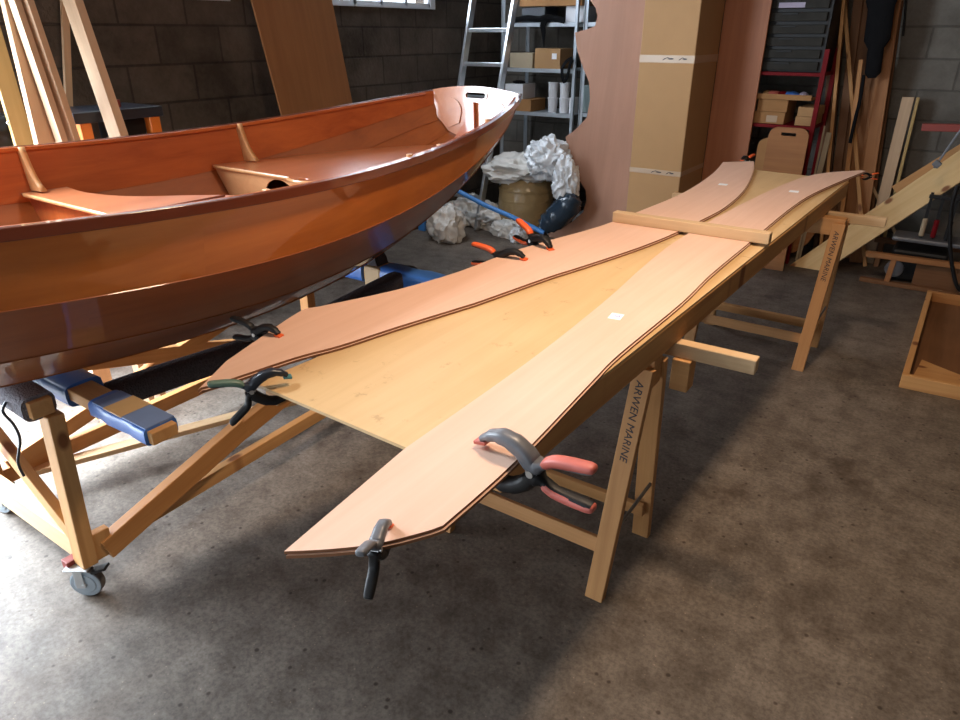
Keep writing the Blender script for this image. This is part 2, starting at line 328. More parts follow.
def crumple(name, mat, centre, size, parent=None, seed=0, amp=.25, freq=2.6, sub=5, floor=None, fold=True, frame=None):
    bm = bmesh.new(); bmesh.ops.create_icosphere(bm, subdivisions=sub, radius=1)
    off = Vector((seed*7.3, seed*3.1, seed*5.7))
    for v in bm.verts:
        p = v.co.copy(); q = p*freq+off
        d = noise.fractal(q*.8, 1.4, 2.0, 3)
        rg = (1-abs(noise.noise(q*1.1+off))*2.6)+.5*(1-abs(noise.noise(q*2.3-off))*2.6) if fold else 0
        k = 1+amp*(d*.35+rg*.22-.12)
        v.co = Vector((p.x*size[0]*k, p.y*size[1]*k, p.z*size[2]*k))+Vector(centre)
        v.co.x = max(v.co.x, WALL_L+.02)
        if floor is not None and v.co.z < floor: v.co.z = floor
    me = bpy.data.meshes.new(name); bm.to_mesh(me); bm.free()
    c = Vector(centre)
    if parent is None and frame is None:
        for v in me.vertices: v.co -= Vector((c.x, c.y, 0))
        frame = Matrix.Translation((c.x, c.y, 0))
    return link(name, me, mat, parent, frame or Matrix.Identity(4), smooth=True)
def struct(o): o['kind'] = 'structure'; return o
def copy_tree(o, matrix):
    r = o.copy(); COL.objects.link(r); r.matrix_basis = matrix; ROOT[r.name] = matrix
    def rec(src, dst):
        for ch in [c for c in SC.objects if c.parent == src]:
            c = ch.copy(); COL.objects.link(c); c.parent = dst; c.matrix_basis = ch.matrix_basis.copy(); ROOT[c.name] = ROOT[dst.name] @ c.matrix_basis
            rec(ch, c)
    rec(o, r); return r

# ------------------------------------------------------------------ the room
m = MB(); m.box(((WALL_L+WALL_R)/2, (WALL_F+WALL_B)/2, -.1), (WALL_R-WALL_L+.8, WALL_B-WALL_F+.8, .2)); struct(m.done('floor', M['floor']))
m = MB(); m.box(((WALL_L+WALL_R)/2, (WALL_F+WALL_B)/2, CEIL+.1), (WALL_R-WALL_L+.8, WALL_B-WALL_F+.8, .2)); struct(m.done('ceiling', M['ceil']))
WIN_Z0, WIN_Z1 = 1.785, 2.9
WINS = ((1.75, 3.05), (3.55, 5.08))
m = MB(); T = .2; X = WALL_L-T/2
for y0, y1, z0, z1 in ((WALL_F-T, DOOR_Y0, 0, CEIL), (DOOR_Y0, DOOR_Y1, DOOR_H, CEIL), (DOOR_Y1, WINS[0][0], 0, CEIL), (WINS[0][0], WINS[1][1], 0, WIN_Z0), (WINS[0][0], WINS[1][1], WIN_Z1, CEIL), (WINS[0][1], WINS[1][0], WIN_Z0, WIN_Z1), (WINS[1][1], WALL_B+T, 0, CEIL)):
    m.box((X, (y0+y1)/2, (z0+z1)/2), (T, y1-y0, z1-z0))
struct(m.done('wall_left', M['wall_dark']))
m = MB(); m.box(((WALL_L+WALL_R)/2, WALL_B+T/2, CEIL/2), (WALL_R-WALL_L, T, CEIL)); struct(m.done('wall_back', M['wall_grey']))
m = MB(); m.box((WALL_R+T/2, (WALL_F+WALL_B)/2, CEIL/2), (T, WALL_B-WALL_F+2*T, CEIL)); struct(m.done('wall_right', M['wall_dark']))
m = MB()
for x0, x1, z0, z1 in ((WALL_L, -2.4, 0, CEIL), (-2.4, 0, 2.4, CEIL), (0, WALL_R, 0, CEIL)): m.box(((x0+x1)/2, WALL_F-T/2, (z0+z1)/2), (x1-x0, T, z1-z0))
struct(m.done('wall_front', M['wall_grey']))
# factory windows in the left wall: frame, mullions, panes
for wi, (WY0, WY1) in enumerate(WINS):
    m = MB(); XW = WALL_L-.02; npan = 5 if wi else 4; pw = (WY1-WY0-.08)/npan
    for z in (WIN_Z0+.015, WIN_Z1-.015, (WIN_Z0+WIN_Z1)/2+.08): m.box((XW, (WY0+WY1)/2, z), (.04, WY1-WY0, .03))
    for k in range(npan+1): m.box((XW, WY0+.014+k*pw, (WIN_Z0+WIN_Z1)/2), (.04, .028, WIN_Z1-WIN_Z0))
    m.box((XW, WY1-.03, (WIN_Z0+WIN_Z1)/2), (.06, .06, WIN_Z1-WIN_Z0))
    wo = struct(m.done('window_%d' % (2-wi), M['frame_paint']))
    m = MB(); m.box((XW-.005, (WY0+WY1)/2, (WIN_Z0+WIN_Z1)/2), (.004, WY1-WY0, WIN_Z1-WIN_Z0)); m.done('pane', M['glass'], wo)
    m = MB(); m.box((WALL_L-.02, (WY0+WY1)/2, WIN_Z0-.004), (.06, WY1-WY0, .012)); m.done('window_sill', M['frame_paint'], wo)
# ceiling lamps, out of frame: the table lamp and one added for warm fill
def lamp(x, y, label):
    t = thing('ceiling_lamp', label, 'lamp', (x, y, 3.0))
    m = MB(); m.box((x, y, 3.02), (.3, .62, .06), bev=.01); m.done('lamp_shade', M['lamp_white'], t)
    for s in (-.2, .2):
        m = MB(); m.cyl((x, y+s, 3.04), (x, y+s, CEIL), .006, n=8); m.done('rod', M['alu_dark'], t)
lamp(-.62, 1.95, 'white box lamp hanging over the trestle table'); lamp(.9, 4.1, 'added white box fill lamp hanging above the open crate')

# ------------------------------------------------------------------ the boat
XC = -2.27
TY = np.array([-.1, .2, .5, .8, 1.2, 1.5, 1.8, 2.1, 2.4, 2.7, 2.9, 3.1, 3.25])
TAB = dict(b=[.56, .62, .67, .705, .725, .708, .67, .625, .57, .49, .426, .344, .28],
           s=[1.275, 1.26, 1.243, 1.228, 1.206, 1.199, 1.2, 1.208, 1.224, 1.25, 1.269, 1.29, 1.31],
           c1=[1.12, 1.10, 1.068, 1.038, 1.01, 1.003, 1.014, 1.033, 1.064, 1.12, 1.165, 1.21, 1.24],
           c2=[.98, .95, .92, .885, .857, .838, .853, .889, .945, 1.02, 1.07, 1.125, 1.165],
           c3=[.86, .83, .80, .762, .724, .728, .746, .772, .832, .91, .985, 1.055, 1.10])
PF = {k: np.polyfit(TY, v, 5) for k, v in TAB.items()}
def hf(k, y): return float(np.polyval(PF[k], y))
R1, R2, R3 = .95, .80, .55
def section(y, off=0.0):
    """half section, sheer to keel: (half breadth, z), moved in by off"""
    b = hf('b', y); kz = hf('c3', y)-.035-.015*max(0, (y-2.6)/.65)
    p = [(b, hf('s', y)), (b*R1, hf('c1', y)), (b*R2, hf('c2', y)), (b*R3, hf('c3', y)), (0, kz)]
    if off: p = [(max(q[0]-off, 0), q[1]+(off if i > 1 else off*.3 if i else 0)) for i, q in enumerate(p)]
    return p
def half_at(y, z, off=.012):
    p = section(y, off)
    for a, c in zip(p, p[1:]):
        if a[1] >= z >= c[1]: return c[0]+(a[0]-c[0])*(z-c[1])/(a[1]-c[1]+1e-9)
    return p[-1][0] if z < p[-1][1] else p[0][0]
boat = thing('dinghy', 'varnished mahogany plywood dinghy with pale ribs and thwarts sitting on a wheeled cradle', 'boat', (XC, 1.5, 0))
Y0, Y1 = -.1, 3.25
def strake(name, i, ya, yb, side, mat):
    """one plank of the skin: a closed ribbon 7 mm thick"""
    n = max(4, int((yb-ya)/.06)); m = MB(); rings = []
    for k in range(n+1):
        y = ya+(yb-ya)*k/n; q = section(y); a, c = Vector(q[i]), Vector(q[i+1])
        lap = .003 if i else 0
        d = (c-a).normalized(); nn = Vector((-d.y, d.x)) if (-d.y) < 0 else Vector((d.y, -d.x))
        nn = Vector((d.y, -d.x)) if Vector((d.y, -d.x)).dot(Vector((-a.x, .9-a.y))) > 0 else Vector((-d.y, d.x))
        pts = [a-nn*lap, c-nn*(lap*.0), c+nn*.007, a+nn*(.007-lap)]
        rings.append([m.bm.verts.new((XC+side*p.x, y, p.y)) for p in pts])
    for A, B in zip(rings, rings[1:]):
        for k in range(4): m.bm.faces.new((A[k], A[(k+1) % 4], B[(k+1) % 4], B[k]))
    m.bm.faces.new(rings[0]); m.bm.faces.new(rings[-1])
    o = m.done(name, mat, boat, smooth=True)
    return o
for side in (1, -1):
    inner = side < 0
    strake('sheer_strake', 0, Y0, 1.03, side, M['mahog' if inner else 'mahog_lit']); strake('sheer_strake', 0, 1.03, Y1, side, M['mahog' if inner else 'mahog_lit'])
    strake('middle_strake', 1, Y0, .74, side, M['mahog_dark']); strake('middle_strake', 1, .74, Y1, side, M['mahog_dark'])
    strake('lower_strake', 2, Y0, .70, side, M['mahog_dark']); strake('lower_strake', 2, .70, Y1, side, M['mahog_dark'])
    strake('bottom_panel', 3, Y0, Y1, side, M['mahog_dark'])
    # rubbing strip outside and inwale inside the sheer, swept along it
    ys = [Y0+(Y1+.02-Y0)*k/44 for k in range(45)]
    m = MB(); m.sweep([(XC+side*(hf('b', y)+.008), y, hf('s', y)-.008) for y in ys], (.0145, .010), up=(0, 0, 1), n=4, power=30); m.done('rubbing_strip', M['rail'], boat, smooth=True, bevel=.002)
    m = MB(); m.sweep([(XC+side*(hf('b', y)-.013), y, hf('s', y)-.003) for y in ys[:-1]], (.007, .008), up=(0, 0, 1), n=4, power=30); m.done('inwale', M['mahog'], boat, smooth=True, bevel=.0015)
RAKE = math.radians(-9)
def yplate(name, outlines, y, th, mat, parent=boat, bevel=0, rake=0):
    """plate standing across the boat at station y (outlines in world x, z)"""
    me = plate_mesh(outlines, th)
    Mx = Matrix(((1, 0, 0, 0), (0, 0, -1, y), (0, 1, 0, 0), (0, 0, 0, 1)))
    if rake:     # lean the plate about the sheer line at the bow
        piv = Matrix.Translation((0, Y1, 1.31)); Mx = piv @ Matrix.Rotation(rake, 4, 'X') @ piv.inverted() @ Mx
    return link(name, me, mat, parent, frame=Mx)
def xplate(name, outlines, z, th, mat, parent=boat):
    me = plate_mesh(outlines, th); return link(name, me, mat, parent, frame=Matrix.Translation((0, 0, z)))
# bow transom: arched top, hand slot, two raised arched panels, centre knee
s = section(Y1, .002)
left = [(XC-p[0], p[1]) for p in s]; right = [(XC+p[0], p[1]) for p in s[::-1]]
arch = [(XC+.285-.57*k/10, 1.315+.028*(1-((k-5)/5)**2)) for k in range(11)]
out = left+right[1:]+arch
M['mahog_x'] = wood('varnished_transom_ply', (.38, .13, .05), (.52, .20, .085), .2, 1.0, 'Z', .5, 8, .0, spec=.6)
tr = yplate('bow_transom', [out, rrect(-2.257, 1.296, .135, .034, .016)], Y1+.004, .016, M['mahog_x'], rake=RAKE)
rim = yplate('handle_rim', [rrect(-2.257, 1.296, .150, .048, .022), rrect(-2.257, 1.296, .128, .028, .013)], Y1-.006, .006, M['mahog_x'], tr, rake=RAKE)
for cx, w_, top in ((-2.425, .085, 1.28), (-2.125, .068, 1.278)):
    pts = [(cx+w_*math.cos(math.radians(a)), top-.075+.075*math.sin(math.radians(a))) for a in range(0, 181, 12)]
    pts += [(cx-w_*.9, 1.175), (cx+(.0 if cx < XC else -.03), 1.12), (cx+w_*.9, 1.15)]
    yplate('arched_panel', [pts], Y1-.008, .007, M['mahog_x'], tr, rake=RAKE)
yplate('centre_knee', [[(-2.268, 1.262), (-2.252, 1.262), (-2.225, 1.07), (-2.36, 1.07), (-2.305, 1.15)]], Y1-.018, .024, M['mahog'], tr, rake=RAKE)
# stern transom
s = section(Y0, .002); out = [(XC-p[0], p[1]) for p in s]+[(XC+p[0], p[1]) for p in s[::-1]][1:]+[(XC+.3, 1.33), (XC, 1.35), (XC-.3, 1.33)]
yplate('stern_transom', [out], Y0, .018, M['mahog'])
SEAT = 1.042
# bow seat with a mast notch in its after edge
ys = [2.0+(3.235-2.0)*k/16 for k in range(17)]
L_ = [(XC-half_at(y, SEAT, .008), y) for y in ys]; R_ = [(XC+half_at(y, SEAT, .008), y) for y in ys]
aft = [(XC+half_at(2.06, SEAT, .008), 2.0), (-2.19, 2.06), (-2.205, 2.035), (-2.27, 2.02), (-2.335, 2.035), (-2.35, 2.06)]
M['seat'] = wood('varnished_seat_ply', (.34, .10, .035), (.50, .17, .07), .3, .9, 'Y', .5, 8, .0, crough=.12, spec=.5)
xplate('bow_seat', [L_[::-1]+aft[::-1][:0]+[(-2.35, 2.0), (-2.335, 1.975), (-2.27, 1.96), (-2.205, 1.975), (-2.19, 2.0)]+R_, ellipse(-2.27, 2.002, .026, .020)], SEAT, .012, M['seat'])
m = MB(); m.sweep([(XC+dx, 1.996+dy, SEAT+.001) for dx, dy in ((-.585, 0), (-.3, 0), (-.08, 0), (-.066, -.022), (0, -.038), (.066, -.022), (.08, 0), (.3, 0), (.585, 0))], (.008, .006), up=(0, 0, 1), n=8); m.done('seat_edge', M['rib'], boat, smooth=True)
def bulkhead(y, ztop, holes, mat, off=.009):
    zs = [ztop-(ztop-section(y, off)[-1][1])*k/14 for k in range(15)]
    pl = [(XC-half_at(y, z, off), z) for z in zs]; pr = [(XC+half_at(y, z, off), z) for z in zs[::-1]]
    return yplate('bulkhead', [pl+pr[1:]]+holes, y, .009, mat)
M['bulk'] = wood('pale_varnished_bulkhead', (.44, .19, .075), (.60, .30, .13), .4, .6, 'Z', .5, 8, .0)
bulkhead(2.015, SEAT-.006, [ellipse(-2.44, .968, .09, .058), ellipse(-2.10, .968, .09, .058)], M['bulk'])
bulkhead(1.225, SEAT-.006, [], M['mahog'])
bulkhead(.12, SEAT, [], M['mahog'])
# centre thwart, swelling forward in the middle, with the board slot
fw = smooth_pts([(XC-.665, 1.36), (XC-.56, 1.35), (XC-.42, 1.35), (XC-.27, 1.40), (XC-.12, 1.54), (XC, 1.63), (XC+.12, 1.54), (XC+.27, 1.40), (XC+.42, 1.35), (XC+.56, 1.35), (XC+.665, 1.36)] if False else
                [(x, y, 0) for x, y in ((XC-.655, 1.36), (XC-.5, 1.345), (XC-.36, 1.37), (XC-.24, 1.43), (XC-.10, 1.55), (XC+.02, 1.63), (XC+.14, 1.66), (XC+.28, 1.60), (XC+.42, 1.45), (XC+.655, 1.37))], 4)
xplate('thwart', [[(XC-half_at(1.2, SEAT), 1.2), (XC+half_at(1.2, SEAT), 1.2)]+[(p.x, p.y) for p in fw[::-1]], [(-2.287, 1.30), (-2.277, 1.30), (-2.257, 1.60), (-2.267, 1.60)]], SEAT, .012, M['seat'])
m = MB(); m.sweep([(-2.276, 1.30, SEAT+.009), (-2.256, 1.60, SEAT+.009)], (.004, .005), up=(0, 0, 1), n=8); m.done('slot_edge', M['rail'], boat)
m = MB(); m.sweep([(XC-.655, 1.197, SEAT+.001), (XC+.655, 1.197, SEAT+.001)], (.008, .005), up=(0, 0, 1), n=8); m.done('seat_edge', M['rib'], boat)
zz = SEAT-.17
m = MB(); m.box((-2.25, 1.43, SEAT-.12), (.05, .36, .22)); m.done('centreboard_case', M['mahog'], boat)
xplate('stern_seat', [[(XC-half_at(Y0+.02+.36*k/4, SEAT+.03), Y0+.02+.36*k/4) for k in range(5)]+[(XC+half_at(Y0+.38-.36*k/4, SEAT+.03), Y0+.38-.36*k/4) for k in range(5)]], SEAT+.03, .012, M['seat'])
xplate('floor_panel', [[(XC-.35, .2), (XC+.35, .2), (XC+.35, 2.0), (XC-.35, 2.0)]], .79, .008, M['mahog'])
# ribs (knees) from the gunwale down to the seats
for y in (2.17, 1.25, .3):
    for side in (-1, 1):
        p = []
        zt = hf('s', y)
        for k in range(9):
            t = k/8; z = zt+.002+(SEAT+.006-zt)*t; p.append((XC+side*(half_at(y, min(z, zt-.001), .006)), z))
        q = []
        for k in range(9):
            t = 1-k/8; z = zt+.006+(SEAT+.006-zt)*t; q.append((XC+side*(half_at(y, min(z, zt-.001), .006)-(.022+.02*t+.045*t**4)), z))
        yplate('rib', [p+q], y, .022, M['rib'])
m = MB(); m.cyl((XC+hf('b', 1.9)-.018, 1.93, hf('s', 1.93)+.002), (XC+hf('b', 1.9)-.018, 1.93, hf('s', 1.93)+.012), .012); m.done('rail_button', M['rib'], boat, smooth=True)
m = MB(); m.cyl((XC+hf('b', 2.66)-.02, 2.66, hf('s', 2.66)-.002), (XC+hf('b', 2.66)-.02, 2.66, hf('s', 2.66)+.012), .012); m.done('rail_button', M['rib'], boat, smooth=True)

# ------------------------------------------------------------------ the wheeled cradle under the boat
cr = thing('boat_cradle', 'wooden boat cradle on casters with carpet and blue padding holding up the dinghy', 'cradle', (-2.27, 1.5, 0))
ZP = .64
def caster(x, y, ang):
    fr = Matrix.Translation((x, y, 0)) @ Matrix.Rotation(ang, 4, 'Z')
    m = MB(); m.cyl((0, -.015, .05), (0, .015, .05), .048, n=32); m.cyl((0, -.018, .05), (0, .018, .05), .034, n=28)
    o = m.done('caster', M['wheel'], cr, frame=fr, bevel=.003)
    m = MB(); m.cyl((0, -.0135, .05), (0, .0135, .05), .05, n=32); m.done('tyre', M['rubber'], o, frame=fr, bevel=.003)
    m = MB()
    for s_ in (-1, 1): m.box((.01, s_*.0225, .078), (.028, .003, .075))
    m.box((.008, 0, .115), (.075, .065, .005)); m.cyl((0, -.026, .05), (0, .026, .05), .007, n=12)
    m.done('fork', M['zinc'], o, frame=fr, bevel=.001)
    m = MB(); m.box((-.05, 0, .100), (.05, .03, .008), rot=Matrix.Rotation(.35, 3, 'Y')); m.done('brake_pedal', M['black'], o, frame=fr)
FX, BX, NY, FY = -1.945, -2.62, .72, 2.25
for x, y, a in ((FX-.008, NY-.045, math.radians(-146)), (BX, NY, .3), (FX, FY, .8), (BX, FY, 2)): caster(x, y, a)
beam('post', (FX-.003, NY-.035, .118), (FX, NY-.01, ZP), .045, .06, M['pine'], cr, up=(1, 0, 0))
beam('post', (BX, NY, .118), (BX, NY, ZP), .045, .06, M['pine'], cr, up=(1, 0, 0))
beam('post', (FX-.06, FY, .118), (FX-.06, FY, ZP-.08), .06, .07, M['pine_orange'], cr, up=(1, 0, 0))
beam('post', (BX, FY, .118), (BX, FY, ZP-.08), .05, .06, M['pine_orange'], cr, up=(1, 0, 0))
beam('cross_rail', (BX+.03, NY-.02, .15), (FX-.03, NY-.02, .15), .04, .085, M['pine_pale'], cr)
beam('gusset', (FX+.008, NY+.01, .12), (FX+.008, NY+.015, .215), .03, .06, M['pine'], cr, up=(0, 1, 0))
beam('cross_brace', (BX+.0, NY-.045, ZP+.02), (FX-.02, NY-.035, .22), .03, .05, M['pine'], cr)
m = MB(); m.box((FX-.045, NY-.055, .118), (.035, .05, .03)); m.done('red_block', M['darkred'], cr, bevel=.002)
# long side braces from the near foot
beam('side_brace', (FX+.01, NY+.02, .14), (FX+.01, 1.30, .31), .04, .075, M['pine_orange'], cr, up=(0, 0, 1))
beam('side_brace', (FX+.01, 1.28, .30), (FX-.02, FY, .50), .04, .07, M['pine_orange'], cr, up=(0, 0, 1))
beam('lower_rail', (FX-.02, NY+.10, .145), (FX-.02, FY, .195), .035, .05, M['pine'], cr)
beam('lower_rail', (BX, NY+.02, .14), (BX, FY, .16), .035, .06, M['pine_orange'], cr)
beam('floor_brace', (BX+.02, NY+.12, .12), (FX-.12, FY-.12, .12), .055, .022, M['pine_pale'], cr)
beam('side_brace', (BX, NY+.05, .17), (BX, FY-.05, .52), .035, .06, M['pine_orange'], cr)
beam('side_brace', (BX, FY-.05, .17), (BX, NY+.02, .55), .035, .06, M['pine_orange'], cr)
# carpet wrapped top beam (near end), padded long bearers, blue wrapped cross beams
m = MB(); pts = [(-2.62+.68*k/10, NY-.035, ZP+.035+.004*math.sin(k*1.7)) for k in range(11)]
m.sweep(pts, (.038, .045), up=(0, 0, 1), n=16, power=3.4); cb_ = m.done('carpet_wrap', M['carpet'], cr, smooth=True, bevel=0)
beam('top_beam', (-2.66, NY-.035, ZP+.033), (FX+.025, NY-.035, ZP+.033), .06, .05, M['pine'], cr)
for side, xx in ((1, -1.965), (-1, -2.575)):
    m = MB(); m.sweep([(xx+side*0.02*math.sin(k/12*3.14), .86+1.45*k/12, .605+.015*math.cos(k/12*6.28)-.012) for k in range(13)], (.040, .045), up=(0, 0, 1), n=14, power=3); m.done('padded_bearer', M['carpet_dark'], cr, smooth=True)
bb = beam('bearer', (-2.62, .815, .668), (-1.53, .80, .668), .072, .036, M['pine'], cr)
m = MB(); m.sweep([(-1.82+.27*k/6, .803+.003*math.sin(k*2), .668) for k in range(7)], (.026, .047), up=(0, 0, 1), n=18, power=5); m.done('blue_padding', M['blue'], bb, smooth=True)
m = MB(); m.box((-1.70, .803, .6945), (.085, .086, .004)); m.done('tape_band', M['parcel'], bb)
m = MB(); m.sweep([(-1.80+.25*k/6, .803, .6935) for k in range(7)], (.0025, .042), up=(0, 0, 1), n=8, power=6); m.done('worn_tape', M['blue_pale'], bb)
m = MB(); m.sweep([(-2.25+.3*k/6, .815, .66) for k in range(7)], (.036, .055), up=(0, 0, 1), n=14, power=4); m.done('blue_padding', M['blue'], bb, smooth=True)
fb = beam('bearer', (-2.68, FY, .59), (-1.70, FY, .60), .075, .05, M['pine'], cr)
m = MB(); m.sweep([(-2.06+.36*k/8, FY, .605+.003*math.sin(k*1.5)) for k in range(9)], (.046, .058), up=(0, 0, 1), n=16, power=4); m.done('blue_padding', M['blue'], fb, smooth=True)
m = MB(); m.sweep([(-2.45+.28*k/6, FY, .60) for k in range(7)], (.044, .056), up=(0, 0, 1), n=16, power=4); m.done('blue_padding', M['blue'], fb, smooth=True)
m = MB(); m.box((-2.10, FY, .595), (.10, .12, .10)); m.done('tape_band', M['parcel'], fb, bevel=.01)
m = MB(); m.sweep([(-2.12, FY, .60), (-2.12, FY, .655), (-2.09, FY, .665)], (.04, .05), up=(0, 1, 0), n=12); m.done('carpet_pad', M['carpet_dark'], fb, smooth=True)
# the cord tied to the cradle at the frame edge
cord = MB(); cord.sweep(smooth_pts([atx(6, 402, -2.02), atx(3, 412, -2.02), atx(14, 425, -2.02), atx(20, 440, -2.02), atx(18, 462, -2.02), atx(24, 476, -2.02)], 5), (.004, .004), up=(1, 0, 0), n=8)
cord.done('cord', M['navy'], cr, smooth=True)

# ------------------------------------------------------------------ trestles
def marker_text(leg, x0, y, z, size, rot):
    me = text_mesh('ARWEN MARINE', size, .0004)
    return me
def trestle(name_label, x0, x1, yc, ztop, splay=.185):
    t = thing('trestle', name_label, 'trestle', ((x0+x1)/2, yc, 0), 0, None)
    hb = .085
    beam('head_beam', (x0-.05, yc, ztop-hb/2), (x1+.05, yc, ztop-hb/2), .06, hb, M['trestle'], t)
    for xx in (x0, x1):
        for s_ in (-1, 1):
            a = (xx, yc+s_*splay, .0); b_ = (xx+(.028 if xx == x1 else .02), yc+s_*.045, ztop-.02)
            Mx, L = frame_ab(a, b_, (1, 0, 0))
            m = MB(); m.box((L/2, 0, 0), (L, .028, .058))
            leg = m.done('leg', M['trestle'], t, frame=Mx, bevel=.002)
            # foot sawn level with the floor
            for v in leg.data.vertices:
                if v.co.x < .01:
                    wv = Mx @ v.co; d = Mx.to_3x3().col[0]; k = -wv.z/d.z; v.co.x += k
            if xx == x1 and s_ == -1:
                me = text_mesh('ARWEN MARINE', .033, .0004, .15)
                # text runs down the leg on its near face (the face looking along -Y)
                ex = -Mx.to_3x3().col[0]; nrm = Mx.to_3x3().col[1]
                if nrm.y > 0: nrm = -nrm
                ey = nrm.cross(ex)
                F = Matrix((ex, ey, nrm)).transposed().to_4x4()
                F.translation = Vector(a)+(Vector(b_)-Vector(a)).normalized()*(L-.035)+nrm*.0148-ey*.011
                for v in me.vertices: v.co.x *= 1.02; v.co.y *= 1.0
                link('marker_writing', me, M['marker'], leg, frame=F)
    for s_ in (-1, 1):
        yy = yc+s_*(splay+.0-.035)
        beam('stretcher', (x0-.02, yy+s_*(-.03), .15), (x1+.02, yy+s_*(-.03), .15), .02, .05, M['trestle'], t, up=(0, -s_*.24, 1))
    beam('brace_rod', (x1+.03, yc-.13, .25), (x1+.03, yc+.135, .26), .008, .014, M['alu_dark'], t)
    return t
T1 = trestle('folding pine trestle with black handwriting down its leg, under the near half of the table', -1.22, -.635, 1.745, .77)
T2 = trestle('folding pine trestle with black handwriting on its leg, under the far end of the table', -1.06, -.475, 3.82, .77)
tag(beam('wooden_batten', (-1.30, 1.875, .7495), (-.352, 1.895, .7495), .042, .045, M['pine_pale']), 'pale squared batten jutting out from under the table beside the near trestle', 'batten')
tag(beam('wooden_batten', (-1.35, 3.92, .7495), (-.262, 3.935, .7495), .042, .045, M['pine_pale']), 'pale squared batten jutting out beside the far trestle towards the wall timbers', 'batten')
m = MB(); m.box((0, 0, 0), (.055, .06, .10)); tag(m.done('wood_block', M['pine'], frame=Matrix.Translation((-.555, 1.885, .676)), bevel=.003), 'short brown wood block hanging below the near jutting batten', 'block')

# ------------------------------------------------------------------ the table: two long beams and a plywood top
tb = thing('table', 'long makeshift work table of worn scratched plywood on two timber beams across trestles', 'table', (-.9, 2.6, .77))
beam('side_beam', (-.627, .955, .8135), (-.538, 4.36, .8135), .045, .082, M['pine'], tb)
beam('edge_strip', (-.592, .735, .848), (-.600, 1.02, .848), .022, .013, M['pine_orange'], tb)
beam('side_beam', (-1.232, .915, .825), (-1.095, 4.30, .825), .042, .058, M['trestle'], tb)
for y in (1.05, 2.3, 3.4, 4.25): beam('cross_member', (-1.17+.03*(y-1), y, .825), (-.60+.02*(y-1), y, .825), .04, .05, M['trestle'], tb)
ZT = .862
def flat(name, pts, z0, z1, mat, parent=None, org=None, bevel=0):
    """flat board: outline in world xy; local X runs along world Y so that the grain does"""
    org = org or pts[0]
    Mx = Matrix(((0, -1, 0, org[0]), (1, 0, 0, org[1]), (0, 0, 1, z0), (0, 0, 0, 1)))
    loc = [((p[1]-org[1]), -(p[0]-org[0])) for p in pts]
    m = MB(); m.prism(loc, 0, z1-z0); return m.done(name, mat, parent, frame=Mx, bevel=bevel)
flat('tabletop', [(-1.245, .885), (-.606, .867), (-.565, 2.56), (-1.125, 2.56)], .8545, ZT, M['ply_top'], tb)
flat('tabletop', [(-1.125, 2.563), (-.565, 2.563), (-.520, 4.36), (-1.05, 4.40)], .8545, ZT, M['ply_top'], tb)
# ------------------------------------------------------------------ the boat planks lying on the table (two pairs of two)
outer = [(226, 361), (255, 341), (300, 311), (320, 306), (395, 290), (460, 271), (507, 253), (550, 240), (600, 226), (642, 210), (677, 195.6), (698, 184), (714.6, 171.7), (723, 162)]
inner = [(197, 388), (220, 382), (295, 357), (340, 345), (395, 327), (460, 307), (482, 300), (550, 276), (582, 266), (642, 246), (681, 230), (704, 218.5), (725, 207), (744, 190), (753, 172), (754, 161)]
PL = [atz(197, 388, .88)]+smooth_pts([atz(*p, .875) for p in outer], 3)+smooth_pts([atz(*p, .875) for p in inner], 3)[::-1][:-1]
lft = [(405, 448), (530, 360), (600, 305), (690, 232), (800, 178), (862, 170)]
rgt = [(443, 525), (515, 461), (592, 381), (620, 353), (682, 302), (712, 273), (752, 240), (767, 227), (791, 207.5), (812, 194), (843, 180), (866, 171)]
PR = [atz(284, 551, .875)]+smooth_pts([atz(*p, .875) for p in lft], 5)+smooth_pts([atz(*p, .875) for p in rgt], 5)[::-1]+smooth_pts([atz(*p, .875) for p in ((443, 526), (400, 538), (365, 545), (325, 549), (284, 551))], 3)[1:-1]
def shift(P, dx, dy): return [(p[0]+dx, p[1]+dy) for p in P]
def plank_pair(P, which):
    for k in (0, 1):
        z0 = ZT+.0003+k*.0062
        o = flat('boat_plank', shift(P, .0 if k else .004, 0 if k else -.001), z0, z0+.0058, M['okoume'])
        o.data.materials.append(M['okoume_edge'])
        for p in o.data.polygons:
            if abs(p.normal.z) < .5: p.material_index = 1
        yield o
a = list(plank_pair(PL, 'L')); b = list(plank_pair(PR, 'R'))
tag(a[0], 'under one of the two curved plywood planks along the table side nearest the dinghy', 'plank', 'curved boat planks clamped to the table')
tag(a[1], 'top one of the two curved plywood planks along the table side nearest the dinghy', 'plank', 'curved boat planks clamped to the table')
tag(b[0], 'under one of the two plywood planks along the open floor side of the table', 'plank', 'curved boat planks clamped to the table')
tag(b[1], 'top plywood plank with a square paper label at the open floor side of the table', 'plank', 'curved boat planks clamped to the table')
ZPL = ZT+.0003+.0062+.0058
def sticker(plank, px, py, wx, wy, ang, mark=True):
    c = atz(px, py, ZPL); fr = Matrix.Translation((c.x, c.y, ZPL+.0004)) @ Matrix.Rotation(ang, 4, 'Z')
    m = MB(); m.box((0, 0, 0), (wx, wy, .0006)); o = m.done('paper_label', M['paper'], plank, frame=fr)
    if mark:
        m = MB(); m.sweep(smooth_pts([(-.010, -.004, 0), (-.004, .008, 0), (.002, -.006, 0), (.008, .008, 0), (.010, -.006, 0)], 4), (.0008, .0012), up=(0, 0, 1), n=6); m.done('pen_mark', M['ink'], o, frame=fr @ Matrix.Translation((0, 0, .0008)))
sticker(b[1], 616, 316.5, .036, .046, .15); sticker(a[1], 723, 184.5, .045, .05, .1, False); sticker(b[1], 794, 191.5, .045, .05, .1, False)
